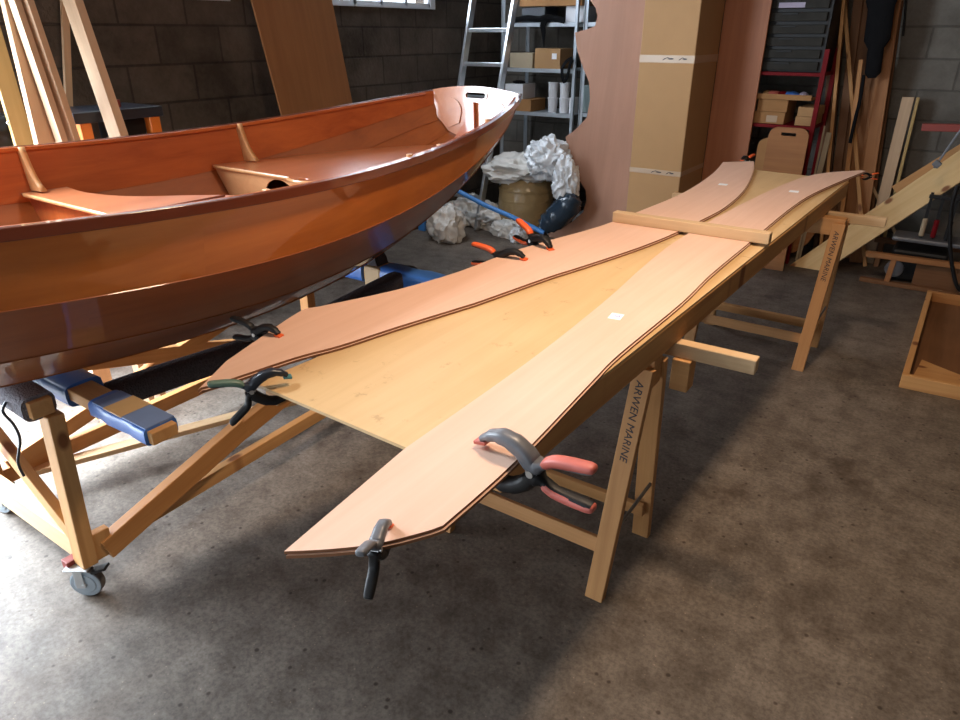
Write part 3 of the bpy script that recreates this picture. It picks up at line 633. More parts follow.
# batten lying across the planks
tag(beam('wooden_batten', (-1.185, 2.735, ZPL+.0215), (-.548, 2.745, ZPL+.0215), .045, .042, M['pine_pale']), 'pale batten lying crosswise on top of the plywood planks', 'batten')

# ------------------------------------------------------------------ spring clamps
def spring_clamp(label, loc, yaw, tilt=0, scale=1.0, body='black', top=None, grip='orange', pad='orange', opening=.028, roll=0, group='spring clamps holding the planks', grip2=None, droop=0):
    """local: pads at the origin gripping around z=0, handles towards +X"""
    Mx = Matrix.Translation(loc) @ Matrix.Rotation(yaw, 4, 'Z') @ Matrix.Rotation(tilt, 4, 'Y') @ Matrix.Rotation(roll, 4, 'X') @ Matrix.Scale(scale, 4)
    R = Matrix.Translation(loc); t = thing('spring_clamp', label, 'clamp', loc, group=group)
    for s_, nm in ((1, 'upper_arm'), (-1, 'lower_arm')):
        g = opening/2
        path = [(0, 0, s_*(g+.010)), (.015, 0, s_*(g+.019)), (.040, 0, s_*(g+.025)), (.068, 0, s_*(g+.019)), (.092, 0, s_*(g+.004)), (.108, 0, s_*.012), (.125, 0, s_*.016), (.150, 0, s_*.028), (.185, 0, s_*.033), (.222, 0, s_*.036)]
        sz = [(.012, .007), (.015, .010), (.017, .013), (.018, .015), (.019, .016), (.019, .014), (.013, .008), (.012, .008), (.013, .008), (.011, .006)]
        def dr_(P):      # open the lower handle further about the pivot
            if s_ > 0 or not droop: return P
            o_ = []
            for x_, y_, z_ in P:
                if x_ > .11:
                    f_ = min(1, (x_-.108)/.03)*math.radians(droop); dx_, dz_ = x_-.108, z_
                    x_, z_ = .108+dx_*math.cos(f_)+dz_*math.sin(f_), -dx_*math.sin(f_)+dz_*math.cos(f_)
                o_.append((x_, y_, z_))
            return o_
        path = dr_(path)
        m = MB(); m.sweep(smooth_pts(path, 3), [sz[min(int(k/3), 9)] for k in range(28)], up=(0, 1, 0), n=12, power=3)
        arm = m.done(nm, M[(top if (s_ > 0 and top) else body)], t, frame=Mx, smooth=True)
        m = MB(); gp = [(.128, 0, s_*.0195), (.150, 0, s_*.031), (.185, 0, s_*.036), (.215, 0, s_*.0385), (.226, 0, s_*.039)]
        gp = dr_(gp); m.sweep(smooth_pts(gp, 3), [(.0125, .006), (.0145, .0095), (.0145, .0095), (.0145, .0095), (.0145, .0095), (.0145, .0095), (.0145, .0095), (.0145, .009), (.014, .009), (.0135, .009), (.0125, .008), (.0115, .007), (.009, .005)], up=(0, 1, 0), n=12, power=3)
        m.done('grip', M[grip2 if (s_ < 0 and grip2) else grip], arm, frame=Mx, smooth=True)
        m = MB(); m.box((-.001, 0, s_*(g+.0035)), (.026, .026, .007), rot=Matrix.Rotation(-s_*.12, 3, 'Y'), bev=.0015); m.done('jaw_pad', M[pad], arm, frame=Mx)
    m = MB(); m.cyl((.108, -.019, 0), (.108, .019, 0), .007, n=14); m.cyl((.108, -.012, 0), (.108, .012, 0), .012, n=18); m.done('pivot', M['steel'], t, frame=Mx, smooth=False)
    return t
zc = (ZPL+.854)/2
spring_clamp('big spring clamp with worn red grips and grey jaw on the near right plank edge', (-.640, .945, zc-.006), math.radians(0), math.radians(-3), 1.05, 'black', 'grey_plastic', 'red_grip', 'red_grip', .05)
spring_clamp('spring clamp with green grips and teal pad on the near left plywood corner', (-1.178, .925, .862), math.radians(-121), math.radians(-2), .76, 'black', 'navy', 'green_grip', 'teal', .045, grip2='black', droop=38)
spring_clamp('scuffed grey clamp hanging down off the near pointed plank tip', (-.632, .655, ZPL-.008), math.radians(-66), math.radians(-16), .60, 'black', 'grey_plastic', 'grey_plastic', 'orange', .03, grip2='black', droop=50)
spring_clamp('black spring clamp with one orange pad at the dinghy side plank corner', (-1.392, 1.085, ZPL-.010), math.radians(188), math.radians(-2), .72, 'black', 'black', 'black', 'orange', .028)
spring_clamp('orange gripped clamp on the far plank edge, lower of the two by the sheeting', (-1.212, 2.035, ZPL-.012), math.radians(186), math.radians(-2), .92, 'black', 'black', 'orange', 'orange', .028)
spring_clamp('orange gripped clamp tilted up on the far plank edge, closer to the cross batten', (-1.200, 2.20, ZPL-.012), math.radians(160), math.radians(-14), .92, 'black', 'black', 'orange', 'orange', .028)
spring_clamp('small clamp with orange pads at the far tip of the right hand plank', (-.475, 4.53, ZPL-.012), math.radians(40), 0, .42, 'black', 'black', 'orange', 'orange', .028)
spring_clamp('orange clamp at the squared far end of the left hand plank', (-1.175, 4.62, ZPL-.012), math.radians(80), 0, .75, 'black', 'black', 'orange', 'orange', .028)

# ------------------------------------------------------------------ left wall: leaning sheet, planks, workbench
def lean_board(name, label, cat, px_pts, xa, mat, th=.02, plane_n=None, P0=None, group=None, grain='Z', extend=None):
    """board outline read in a plane; thickness away from the camera"""
    N = Vector(plane_n).normalized(); W = [atp(px, py, P0, N) for px, py in px_pts]
    return W, N
def slab(name, W, N, th, mat, parent=None, bevel=.001):
    """prism from a planar world outline W, pushed th along -N; local Z follows the slope"""
    N = Vector(N).normalized(); up = Vector((0, 0, 1)); zl = (up-N*up.dot(N)).normalized(); xl = zl.cross(N)*-1
    yl = zl.cross(xl)
    R = Matrix((xl, yl, zl)).transposed().to_4x4(); R.translation = W[0]; Ri = R.inverted()
    P = [Ri @ Vector(p) for p in W]; back = Ri.to_3x3() @ (-N*th)
    m = MB(); lo = [m.bm.verts.new(p) for p in P]; hi = [m.bm.verts.new(p+back) for p in P]
    m.bm.faces.new(lo); m.bm.faces.new(hi[::-1]); n = len(P)
    for i in range(n): m.bm.faces.new((lo[i], lo[(i+1) % n], hi[(i+1) % n], hi[i]))
    return m.done(name, mat, parent, frame=R, bevel=bevel)
def extend(a, b, z):
    """carry the line a-b on to height z"""
    a, b = Vector(a), Vector(b); t = (z-a.z)/(b.z-a.z); return a+(b-a)*t
# big brown plywood sheet leaning on the left wall
Px = Vector((WALL_L+.04, 0, 2.5)); ang = .16; N = Vector((1, 0, ang)).normalized()
tl, tr_, br_, bl_ = [atp(*p, Px, N) for p in ((252, 0), (332, 0), (353, 105), (283, 118))]
z1 = 2.44
W = [extend(bl_, tl, z1), extend(br_, tr_, z1), extend(tr_, br_, .02), extend(tl, bl_, .0)]
W[2].z = W[2].z
tag(slab('plywood_sheet', [W[0], W[1], extend(tr_, br_, .003), extend(tl, bl_, .003)], N, .015, M['sheet_orange']), 'tall brown plywood sheet leaning on the dark wall behind the dinghy', 'plywood')
# slanting planks at the frame's left edge: near-bottom ends on the floor, tops on the wall
def leaning_plank(label, pt, pb, wpx, th, mat, xt, xb, group='planks leaning at the left wall', face=None):
    """pt/pb: pixels of the plank's axis at the top of the picture and at the boat's rail"""
    slope = (xt-xb)/1.75
    N = Vector((1, 0, -slope)).normalized() if False else Vector((1.0, 0, -(xt-xb)/(1.75)))
    P0 = Vector((xb, 0, 0))
    # plane through x=xb at z=0 and x=xt at z=1.75
    A = atp(*pt, P0, N); B = atp(*pb, P0, N)
    a = extend(A, B, .0); t = extend(B, A, 2.3)
    if t.x < WALL_L+.06 and a.x-t.x > .05: t = a+(t-a)*((WALL_L+.06-a.x)/(t.x-a.x))
    Mx, L = frame_ab(a, t, face or (1, 0, 0)); m = MB(); m.box((L/2, 0, 0), (L, wpx, th)); o = m.done('leaning_plank', mat, frame=Mx, bevel=.002)
    minz = min((Mx @ v.co).z for v in o.data.vertices); o.location.z -= minz
    return tag(o, label, 'plank', group)
leaning_plank('ochre board, leftmost of the leaning planks at the left wall', (-18, 0), (25, 147), .075, .03, M['ochre_plank'], -3.74, -2.97, face=(1, -.1, 0))
leaning_plank('broad tan board leaning next to the ochre one at the left wall', (11, 0), (46, 147), .085, .03, M['tan_plank'], -3.66, -2.90, face=(1, .15, 0))
leaning_plank('first of two planed strips with bright edges leaning together at the left wall', (14, 0), (63, 145), .03, .045, M['tan_plank'], -3.60, -2.86, face=(1, .1, 0))
leaning_plank('second planed strip with a bright edge, crossing the thin upright lath', (25, 0), (74, 145), .035, .06, M['tan_plank'], -3.60, -2.90, face=(1, .25, 0))
leaning_plank('thin pale lath standing nearly upright behind the bright edged strips', (64.5, 0), (69.5, 118), .036, .02, M['tan_plank'], -3.915, -3.88, face=(1, -.0, 0))
leaning_plank('squared tan timber with a bright edge, rightmost of the planks leaning at the left wall', (72, 0), (119, 138), .045, .085, M['tan_plank'], -3.62, -2.9, face=(1, .1, 0))
# workbench with orange legs
wb = thing('workbench', 'dark topped workbench with orange steel legs against the left wall', 'workbench', (-3.675, 1.965, 0))
zt = 1.235
m = MB(); m.box((-3.675, 1.965, zt), (.35, .46, .05)); m.done('bench_top', M['navy'], wb, bevel=.004)
for x in (-3.80, -3.54):
    for y in (1.79, 2.15):
        m = MB(); m.box((x, y, (zt-.025)/2), (.055, .055, zt-.025)); m.done('leg', M['orange_paint'], wb, bevel=.003)
m = MB(); m.box((-3.68, 2.06, zt-.20), (.24, .12, .34)); m.done('drawer_cabinet', M['black'], wb, bevel=.004)
m = MB(); m.box((-3.54, 1.97, zt-.12), (.03, .32, .02)); m.done('rail', M['black'], wb)
m = MB(); m.box((-3.54, 1.97, .3), (.03, .32, .04)); m.done('rail', M['black'], wb)
m = MB(); m.cyl((-3.62, 2.03, zt+.026), (-3.62, 2.03, zt+.06), .012, n=12); tag(m.done('bottle_cap', M['darkred'], smooth=True), 'tiny dark red cap standing on the orange legged workbench', 'cap')
vs = thing('bench_vise', 'black bench tool with a small white tag at the left picture edge behind the boat', 'tool', (-3.6, 1.56, 0))
c = atx(4, 133, -3.60)
crumple('tool_body', M['black'], c, (.07, .10, .085), vs, seed=3, amp=.35, sub=4)
m = MB(); m.box((0, 0, 0), (.01, .028, .028)); m.done('tag', M['white'], vs, frame=Matrix.Translation(atx(11, 123, -3.515)) @ Matrix.Rotation(.6, 4, 'X'), bevel=.002)
m = MB(); m.cyl((c.x, c.y, 0), (c.x, c.y, c.z-.05), .035, n=16); m.cyl((c.x, c.y, 0), (c.x, c.y, .03), .16, n=24); m.done('stand', M['orange_paint'], vs, smooth=False)

# ------------------------------------------------------------------ back wall, left: ladder, steel shelving and its load
lad = thing('ladder', 'aluminium ladder leaning against the steel shelving in the corner', 'ladder', (-3.6, 5.1, 0))
def ladpt(px, py):   # plane of the ladder: foot y=5.02, leaning back
    return atp(px, py, (0, 5.02, 0), (0, 1, -.17))
rb, rt = ladpt(482, 200), ladpt(515, 0); lb, lt = ladpt(460, 88), ladpt(473, 0)
R0, R9 = extend(rt, rb, .0), extend(rb, rt, 2.6); dirr = (R9-R0)
L9 = lt+(dirr.normalized()*((R9.z-lt.z)/dirr.normalized().z)); L0 = L9-dirr
wv = (L9-R9)
for a_, b_, in ((R0, R9), (L0, L9)):
    beam('side_rail', a_, b_, .024, .07, M['alu'], lad, up=(0, 1, 0), bevel=.002)
k = 0
for z in (.28, .56, .83, 1.10, 1.36, 1.62, 1.885, 2.15, 2.42):
    a_ = extend(R0, R9, z); b_ = extend(L0, L9, z)
    beam('rung', a_, b_, .03, .034, M['alu'], lad, up=(0, 0, 1), bevel=.004)
def shelf_unit(label, x0, x1, y0, y1, levels, mat, h, post=.028):
    t = thing('shelf_unit', label, 'shelf', ((x0+x1)/2, (y0+y1)/2, 0))
    for x in (x0, x1):
        for y in (y0, y1):
            m = MB(); m.box((x, y, h/2), (post, .005, h)); m.box((x+(post/2 if x == x0 else -post/2)*-1, y, h/2), (.004, post, h)); m.done('post', mat, t)
    for z in levels:
        m = MB(); m.box(((x0+x1)/2, (y0+y1)/2, z), (x1-x0, y1-y0-.01, .006)); m.box(((x0+x1)/2, y0+.004, z-.012), (x1-x0, .004, .03)); m.box(((x0+x1)/2, y1-.004, z-.012), (x1-x0, .004, .03)); m.done('shelf_board', mat, t)
    return t
SY = 5.62; SB = 6.04
xL, xR = aty(503, 80, SY).x, aty(573.5, 80, SY).x
Zs = [aty(540, 23, SY).z, aty(540, 69, SY).z, aty(540, 113, SY).z]
shelf_unit('grey steel shelf unit by the corner holding boxes and white tubs', xL, xR, SY, SB, [.12, .55]+Zs[::-1]+[2.05], M['galv'], 2.3)
xL2 = aty(584, 60, SY).x
shelf_unit('second grey steel shelf unit mostly hidden behind the scalloped plywood', xL2, xL2+.8, SY, SB, [.12, .55, Zs[2]+.02, Zs[1], Zs[0], 2.05], M['galv'], 2.3)
def pxbox(name, label, cat, x0p, x1p, ytop, zb, Y, depth, mat, group=None, extra=None, bevel=.003):
    """box standing at height zb, front face in plane Y, spanning two pixel columns"""
    mid = (x0p+x1p)/2; a_ = aty(x0p, ytop, Y); b_ = aty(x1p, ytop, Y); zt_ = aty(mid, ytop, Y).z
    t = thing(name, label, cat, ((a_.x+b_.x)/2, Y+depth/2, zb), 0, group)
    m = MB(); m.box(((a_.x+b_.x)/2, Y+depth/2, (zb+zt_)/2), (b_.x-a_.x, depth, zt_-zb)); m.done('body', mat, t, bevel=bevel)
    return t, a_.x, b_.x, zt_
S0, S1, S2 = [z+.003 for z in Zs]
t, xa, xb, zt_ = pxbox('cardboard_box', 'greyish cardboard box on the middle steel shelf beside the ladder', 'box', 510, 533, 53, S1, SY+.02, .28, M['card_grey'])
t, xa, xb, zt_ = pxbox('cardboard_box', 'brown cardboard box with a white square label on the middle steel shelf', 'box', 535, 560.5, 48.5, S1, SY+.02, .30, M['card'])
m = MB(); m.box((xb-.055, SY+.018, zt_-.06), (.045, .003, .045)); m.done('paper_label', M['paper'], t)
t, xa, xb, zt_ = pxbox('wooden_crate', 'long brown carton lying on top of the webbing at the upper shelf', 'box', 520, 583, -12, aty(552, 6, SY).z, SY+.01, .3, M['card_orange'])
# the long carton is carried by two grey trays below it
for i, (p0, p1) in enumerate(((522, 545), (566, 584))):
    z_top = aty(552, 6, SY).z
    A_, B_ = aty(p0, 10, SY+.05), aty(p1, 10, SY+.05)
    m = MB(); m.box(((A_.x+B_.x)/2, SY+.16, (S0+z_top)/2), (B_.x-A_.x, .22, z_top-S0-.002)); tag(m.done('storage_tray', M['navy'] if i == 0 else M['white'], bevel=.003), 'dark tray under the left end of the long carton on the upper shelf' if i == 0 else 'pale plastic tray under the right end of the long carton on the upper shelf', 'tray')
t, xa, xb, zt_ = pxbox('cardboard_box', 'flat brown carton lowest in the pile on the shelf behind the boat tip', 'box', 506, 531, 99, S2, SY+.02, .26, M['card_orange'])
t, xa, xb, zt2 = pxbox('cardboard_box', 'white fronted carton topmost on the shelf behind the boat tip', 'box', 505, 523, 84, zt_+.001, SY+.015, .22, M['white'])
crumple('black_cable_coil', M['black_soft'], ((xa+xb)/2, SY+.10, zt2+.012), (.06, .06, .016), seed=8, amp=.3, sub=3, floor=zt2+.001)
o = bpy.data.objects['black_cable_coil']; tag(o, 'black cable bundle lying on the white fronted carton', 'cable')
# four stacked white tubs
tubz = [S2, None]
ta = aty(551.5, 97.5, SY+.06); th_ = aty(551, 97.5, SY+.06).z-S2
def tub(x, y, z, h, label):
    t = thing('plastic_tub', label, 'tub', (x, y, z), group='white tubs stacked on the steel shelf')
    r = .043
    m = MB(); m.cyl((x, y, z), (x, y, z+h-.012), r*.86, r, n=24); m.done('body', M['white'], t, smooth=False)
    m = MB(); m.cyl((x, y, z+h-.014), (x, y, z+h-.001), r*1.08, n=24); m.done('lid', M['white'], t, bevel=.002)
x1, x2 = aty(551.5, 105, SY+.08).x, aty(563, 105, SY+.08).x
tub(x1, SY+.1, S2, th_, 'lower left of the four white tubs on the steel shelf'); tub(x2, SY+.1, S2, th_, 'lower right of the four white tubs on the steel shelf')
tub(x1, SY+.1, S2+th_, th_, 'upper left of the four white tubs on the steel shelf'); tub(x2, SY+.1, S2+th_, th_, 'upper right of the four white tubs on the steel shelf')
m = MB(); m.box((x2+.075, SY+.14, S2+.065), (.03, .12, .13)); tag(m.done('white_carton', M['paper'], bevel=.002), 'narrow white carton upright between the tubs and the shelf post', 'carton')
# webbing on the top shelf with a dangling tail; hanging black straps
wbm = thing('webbing_strap', 'black webbing heaped on the upper shelf with a tail hanging down', 'strap', ((xL+xR)/2, SY+.1, S0))
m = MB(); m.sweep(smooth_pts([(xL+.12, SY-.012, S0+.02), (xL+.25, SY-.015, S0+.035), (xL+.36, SY-.02, S0+.025), (xL+.45, SY-.015, S0+.04), (xL+.6, SY-.012, S0+.012)], 4), (.012, .022), up=(0, 1, 0), n=10); m.done('heap', M['black_soft'], wbm, smooth=True)
a_ = aty(543, 18, SY-.02); b_ = aty(544, 47, SY-.02)
m = MB(); m.sweep([a_+Vector((.02, 0, 0)), a_+Vector((0, 0, -.06)), (a_+b_)/2, b_], [(.003, .035), (.003, .03), (.003, .022), (.003, .003)], up=(0, 1, 0), n=8); m.done('tail', M['black_soft'], wbm, smooth=True)
st = thing('black_strap', 'black strap looped over the shelf post beside the white tubs', 'strap', (xR, SY-.03, 1.2))
pp = smooth_pts([aty(x_, y_, SY-.03) for x_, y_ in ((572, 58), (566, 62), (562, 70), (564, 82), (568, 74), (570, 64), (573, 60))], 4)
m = MB(); m.sweep(pp, (.006, .014), up=(0, 1, 0), n=8); m.done('loop', M['black_soft'], st, smooth=True)
m = MB(); A_ = aty(586, 85, SY+.1); B_ = aty(594, 118, SY+.1); m.box((A_.x+.07, SY+.16, (S2+.02+A_.z)/2+.0), (.16, .2, A_.z-S2-.022)); tag(m.done('storage_crate', M['sage'], bevel=.006), 'pale sage green crate on the half hidden shelf unit', 'crate')

# ------------------------------------------------------------------ floor by the shelves: wrapped drum, film, sheeting, bag, pipe
DY = 5.27
dcx = aty(526, 200, DY).x; DR = .245
dr = thing('wrapped_drum', 'barrel shaped bale wrapped in shiny brown tape standing before the shelves', 'drum', (dcx, DY, 0))
m = MB(); rings = []
for r_, z_ in ((.77, .0), (.91, .02), (.98, .12), (1, .24), (.97, .36), (.86, .44), (.70, .47)):
    rings.append([(dcx+DR*r_*math.cos(2*math.pi*k/40)*(1+.02*math.sin(k*1.3)), DY+DR*r_*math.sin(2*math.pi*k/40), z_+.006*math.sin(k*.8) if z_ > 0 else 0) for k in range(41)])
m.grid(rings); bmesh.ops.remove_doubles(m.bm, verts=m.bm.verts, dist=1e-4)
bmesh.ops.holes_fill(m.bm, edges=[e for e in m.bm.edges if e.is_boundary])
m.done('wrapping', M['tape_brown'], dr, smooth=True)
for z_ in (.10, .19, .28, .37):
    m = MB(); m.sweep([(dcx+DR*.985*math.cos(2*math.pi*k/40), DY+DR*.985*math.sin(2*math.pi*k/40), z_+.012*math.sin(2*math.pi*k/40+z_*9)) for k in range(41)], (.012, .0035), up=(0, 0, 1), n=6, cap=False)
    m.done('tape_band', M['tape_brown'], dr, smooth=True)
f1 = crumple('plastic_sheeting', M['sheeting'], (dcx-.07, DY-.02, .53), (.30, .25, .13), seed=11, amp=.6, freq=2.0, sub=5)
tag(f1, 'dusty grey plastic sheeting bunched over the top of the brown taped bale', 'sheeting')
fl = thing('plastic_film', 'shiny crumpled clear film hanging over the bale towards the scalloped plywood', 'film', (dcx+.1, 5.2, 0))
c = aty(548, 160, 5.18); crumple('film_heap', M['film'], c, (.18, .17, .16), fl, seed=21, amp=.8, freq=2.4, sub=5)
c = aty(566, 182, 5.04); crumple('film_fall', M['film'], c, (.10, .11, .19), fl, seed=25, amp=.7, freq=2.4, sub=5)
c = aty(566, 212, 5.02)
m = MB(); pts = smooth_pts([aty(541, 229, 4.95), aty(550, 222, 4.97), aty(560, 214, 5.0), aty(570, 203, 5.0), aty(576, 194, 5.02)], 5)
m.sweep(pts, [(.03, .04)]*2+[(.06, .07)]*2+[(.09, .09)]*3+[(.11, .105)]*9+[(.08, .08)]*3+[(.04, .04)]*2, up=(0, 1, 0), n=20)
for v in m.bm.verts:
    v.co += Vector((noise.noise(v.co*14), noise.noise(v.co*14+Vector((9, 0, 0))), noise.noise(v.co*14+Vector((0, 9, 0)))))*.012
    v.co.z = max(v.co.z, .002)
tag(m.done('bin_bag', M['bag'], smooth=True), 'shiny black rubbish bag slumped between the bale and the scalloped plywood', 'bag')
sh = thing('plastic_sheeting', 'pale grey plastic sheeting crumpled on the floor in front of the blue pipe', 'sheeting', (-3.2, 4.7, 0))
for (px_, py_, sx_, sy2, sz_, sd) in ((447, 227, .15, .15, .18, 41), (466, 213, .20, .16, .15, 42), (490, 219, .21, .15, .13, 43), (510, 230, .16, .11, .09, 44)):
    c = atz(px_, py_, sz_*.6); crumple('fold', M['sheeting'], (c.x, c.y, sz_*.6), (sx_, sy2, sz_), sh, seed=sd, amp=.8, freq=1.7, sub=5, floor=0)
c = atz(518, 238, .03); crumple('shiny_fold', M['film'], (c.x, c.y, .05), (.07, .08, .07), sh, seed=46, amp=.8, freq=2.0, sub=5, floor=0)
# blue pipe
pp = smooth_pts([atp(x_, y_, (0, 4.95, 0), (0, 1, .35)) for x_, y_ in ((452, 188), (462, 193), (485, 205), (510, 216), (530, 226), (544, 233))], 6)
m = MB(); m.sweep(pp, (.020, .020), up=(0, 0, 1), n=16); tag(m.done('blue_pipe', M['blue_pipe'], smooth=True), 'blue plastic pipe slanting down to the floor in front of the bale', 'pipe')
c = atz(425, 231, 0)
m = MB(); m.box((c.x-.03, c.y, .05), (.07, .03, .10), bev=.004); tag(m.done('blue_offcut', M['blue_pipe']), 'small blue plastic offcut upright on the floor behind the hull', 'offcut')
c = atz(420, 226, 0)
m = MB(); m.box((c.x-.12, c.y+.15, .09), (.18, .14, .18), bev=.006); tag(m.done('black_case', M['black']), 'black case on the floor behind the bow, next to the blue offcut', 'case')
c = atz(466, 190, .1)
m = MB(); m.cyl((-3.60, 5.28, 0), (-3.60, 5.28, .17), .06, .075, n=24); tag(m.done('white_bucket', M['white'], smooth=False, bevel=.003), 'small white bucket on the floor behind the ladder foot', 'bucket')

# ------------------------------------------------------------------ scalloped plywood, tall carton, red brown panel
N = Vector((0, -1, .14)); P0 = Vector((0, 5.17, 0))
ed = [(590, 0), (595.5, 8), (597.5, 16), (595, 26), (588, 29), (575, 32.5), (577, 50), (583, 68), (589, 82), (590, 100), (586.5, 118), (576, 129), (565.5, 137), (569, 156), (578, 178), (585.5, 190), (586.5, 200), (583, 212), (572, 222), (548, 234)]
W = [atp(*p, P0, N) for p in ed]
W = [w_ for w_ in W if w_.z > .004]
last = W[-1].copy(); d = Vector((0, .14, 1))
W.append(Vector((last.x+.02, 5.17+.14*.003, .003)))
xr = aty(647, 0, 5.25).x+.12
top = W[0]
sc = [top+Vector((-.05, .14*.10, .10)), top+Vector((-.14, .14*.2, .2)), top+Vector((-.10, .14*.33, .33)), top+Vector((-.02, .14*.5, .5))]
W = [Vector((xr, 5.17+.14*.003, .003)), Vector((xr, 5.17+.14*2.4, 2.4)), Vector((top.x-.02, 5.17+.14*2.4, 2.4))]+sc[::-1]+W
# a few extra points so that the cut edge reads as smooth curves
tag(slab('scalloped_plywood', W, -N*-1, .012, M['sheet_pink']), 'tall plywood offcut with curved scallops cut into its left edge, leaning by the shelves', 'plywood')
BY0, BY1 = 5.0, 5.5
bx0, bx1 = -2.076, -1.684
tc_ = thing('tall_carton', 'very tall narrow cardboard carton with taped bands beside the scalloped plywood', 'carton', ((bx0+bx1)/2, (BY0+BY1)/2, 0))
m = MB(); m.box(((bx0+bx1)/2, (BY0+BY1)/2, 1.2), (bx1-bx0, BY1-BY0, 2.4)); m.done('body', M['card'], tc_, bevel=.006)
for py_, x0_, x1_ in ((59, -.03, .0), (173, 0, 0)):
    z_ = aty(665, py_, BY0).z
    m = MB(); m.box(((bx0+bx1)/2, (BY0+BY1)/2, z_), (bx1-bx0+.003, BY1-BY0+.003, .05 if py_ == 59 else .035)); tp = m.done('tape_band', M['tape'], tc_, bevel=.002)
    for xx_, ww in ((bx0+.17, .07), (bx0+.285, .05)):
        m = MB(); pp = smooth_pts([Vector((xx_+ww*u, BY0-.0035, z_+.010*v_)) for u, v_ in ((0, -.7), (.2, .3), (.12, -.2), (.45, .9), (.7, .5), (1.1, .2), (.75, -.1), (.5, .2))], 4)
        m.sweep(pp, (.0012, .0022), up=(0, 1, 0), n=6); m.done('ink_scribble', M['marker'], tp)
px0, px1 = -1.66, -1.375
m = MB(); m.box((0, 0, 1.2), (px1-px0+.03, .02, 2.4)); tag(m.done('brown_panel', M['sheet_red'], frame=Matrix.Translation(((px0+px1)/2-.01, 5.52, 0)), bevel=.002), 'red brown panel standing upright between the tall carton and the red rack', 'panel')

# ------------------------------------------------------------------ red rack with drawers
RY = 5.56
rx1 = aty(818, 100, RY).x; rx0 = rx1-.62
rk = thing('red_rack', 'red steel rack with shelves near the timber stack', 'rack', ((rx0+rx1)/2, RY+.2, 0))
zr = [aty(790, 74, RY).z, aty(790, 127, RY).z, .56]
for x in (rx0, rx1):
    for y in (RY, RY+.4):
        m = MB(); m.box((x, y, .75), (.03, .03, 1.5)); m.done('post', M['red_paint'], rk)
for z_ in zr:
    m = MB(); m.box(((rx0+rx1)/2, RY+.2, z_), (rx1-rx0, .42, .022)); m.done('shelf_board', M['red_paint'], rk)
dc = thing('drawer_cabinet', 'black cabinet of smoky plastic drawers on top of the red rack', 'cabinet', ((rx0+rx1)/2, RY+.2, zr[0]+.011))
dx0, dx1 = rx0+.08, rx1-.02; zb_ = zr[0]+.012
nd = 9; dh = .0775
m = MB(); m.box(((dx0+dx1)/2, RY+.21, zb_+nd*dh/2), (dx1-dx0, .36, nd*dh)); m.done('housing', M['black'], dc, bevel=.003)
for i in range(nd):
    m = MB(); m.box(((dx0+dx1)/2, RY+.02, zb_+dh*(i+.5)), (dx1-dx0-.05, .03, dh-.022), bev=.004); d_ = m.done('drawer', M['bin'], dc)
    m = MB(); m.box(((dx0+dx1)/2, RY+.0, zb_+dh*(i+.5)+.018), (.10, .012, .008)); m.done('handle', M['black'], d_)
    if i == 5:
        m = MB(); m.box(((dx0+dx1)/2+.0, RY+.0025, zb_+dh*(i+.5)-.006), (.17, .003, .032)); m.done('paper_label', M['lilac'], d_)
Z1 = zr[1]+.011
def rackbox(lbl, p0, p1, h, z0, dep, mat):
    a_, b_ = aty(p0, 115, RY+.02), aty(p1, 115, RY+.02)
    t = thing('cardboard_box', lbl, 'box', ((a_.x+b_.x)/2, RY+.02+dep/2, z0), group='cartons on the red rack')
    m = MB(); m.box(((a_.x+b_.x)/2, RY+.02+dep/2, z0+h/2), (b_.x-a_.x, dep, h)); m.done('body', mat, t, bevel=.003)
    return z0+h, (a_.x+b_.x)/2
h1, xm = rackbox('lower left brown carton on the red rack, with a torn label', 754, 785, .082, Z1, .3, M['card_orange'])
m = MB(); m.box((xm+.02, RY+.018, Z1+.035), (.075, .002, .045)); m.done('paper_label', M['tape'], [o for o in SC.objects if o.name.startswith('cardboard_box')][-1])
h1, xm = rackbox('upper left brown carton on the red rack', 756, 786, .085, h1+.001, .28, M['card_orange'])
h2, xm = rackbox('lower right pale carton on the red rack', 796, 815, .062, Z1, .3, M['card'])
h2, xm = rackbox('upper right pale carton on the red rack', 797, 816, .062, h2+.001, .3, M['card'])
a_, b_ = aty(757, 97, RY+.02), aty(812, 98, RY+.02)
tz = h1+.001
tt = thing('parts_tray', 'shallow cardboard tray of coloured oddments lying on the rack cartons', 'tray', ((a_.x+b_.x)/2, RY+.15, tz))
m = MB(); m.box(((a_.x+b_.x)/2, RY+.14, tz+.004), (b_.x-a_.x, .27, .008)); m.box(((a_.x+b_.x)/2, RY+.006, tz+.018), (b_.x-a_.x, .005, .035)); m.done('tray', M['card_orange'], tt)
for i, (dx_, mt, sz) in enumerate(((.10, 'red_grip', .05), (.22, 'blue', .055), (.05, 'card', .03), (.30, 'lilac', .03), (.16, 'red_paint', .04))):
    crumple('oddment', M[mt], (a_.x+dx_, RY+.09, tz+.03), (sz, .05, .022), tt, seed=60+i, amp=.4, sub=3)
Pf = atz(778, 256, .01); Wd = [aty(*p, Pf.y) for p in ((700, 256), (778, 256), (795, 252), (808, 243), (818, 229), (824, 214), (827, 206), (826, 200), (700, 200))]
tag(slab('rounded_board', Wd, Vector((0, -1, 0)), .016, M['timber_mid']), 'brown board with a big rounded lower corner seen below the far end of the table', 'board')
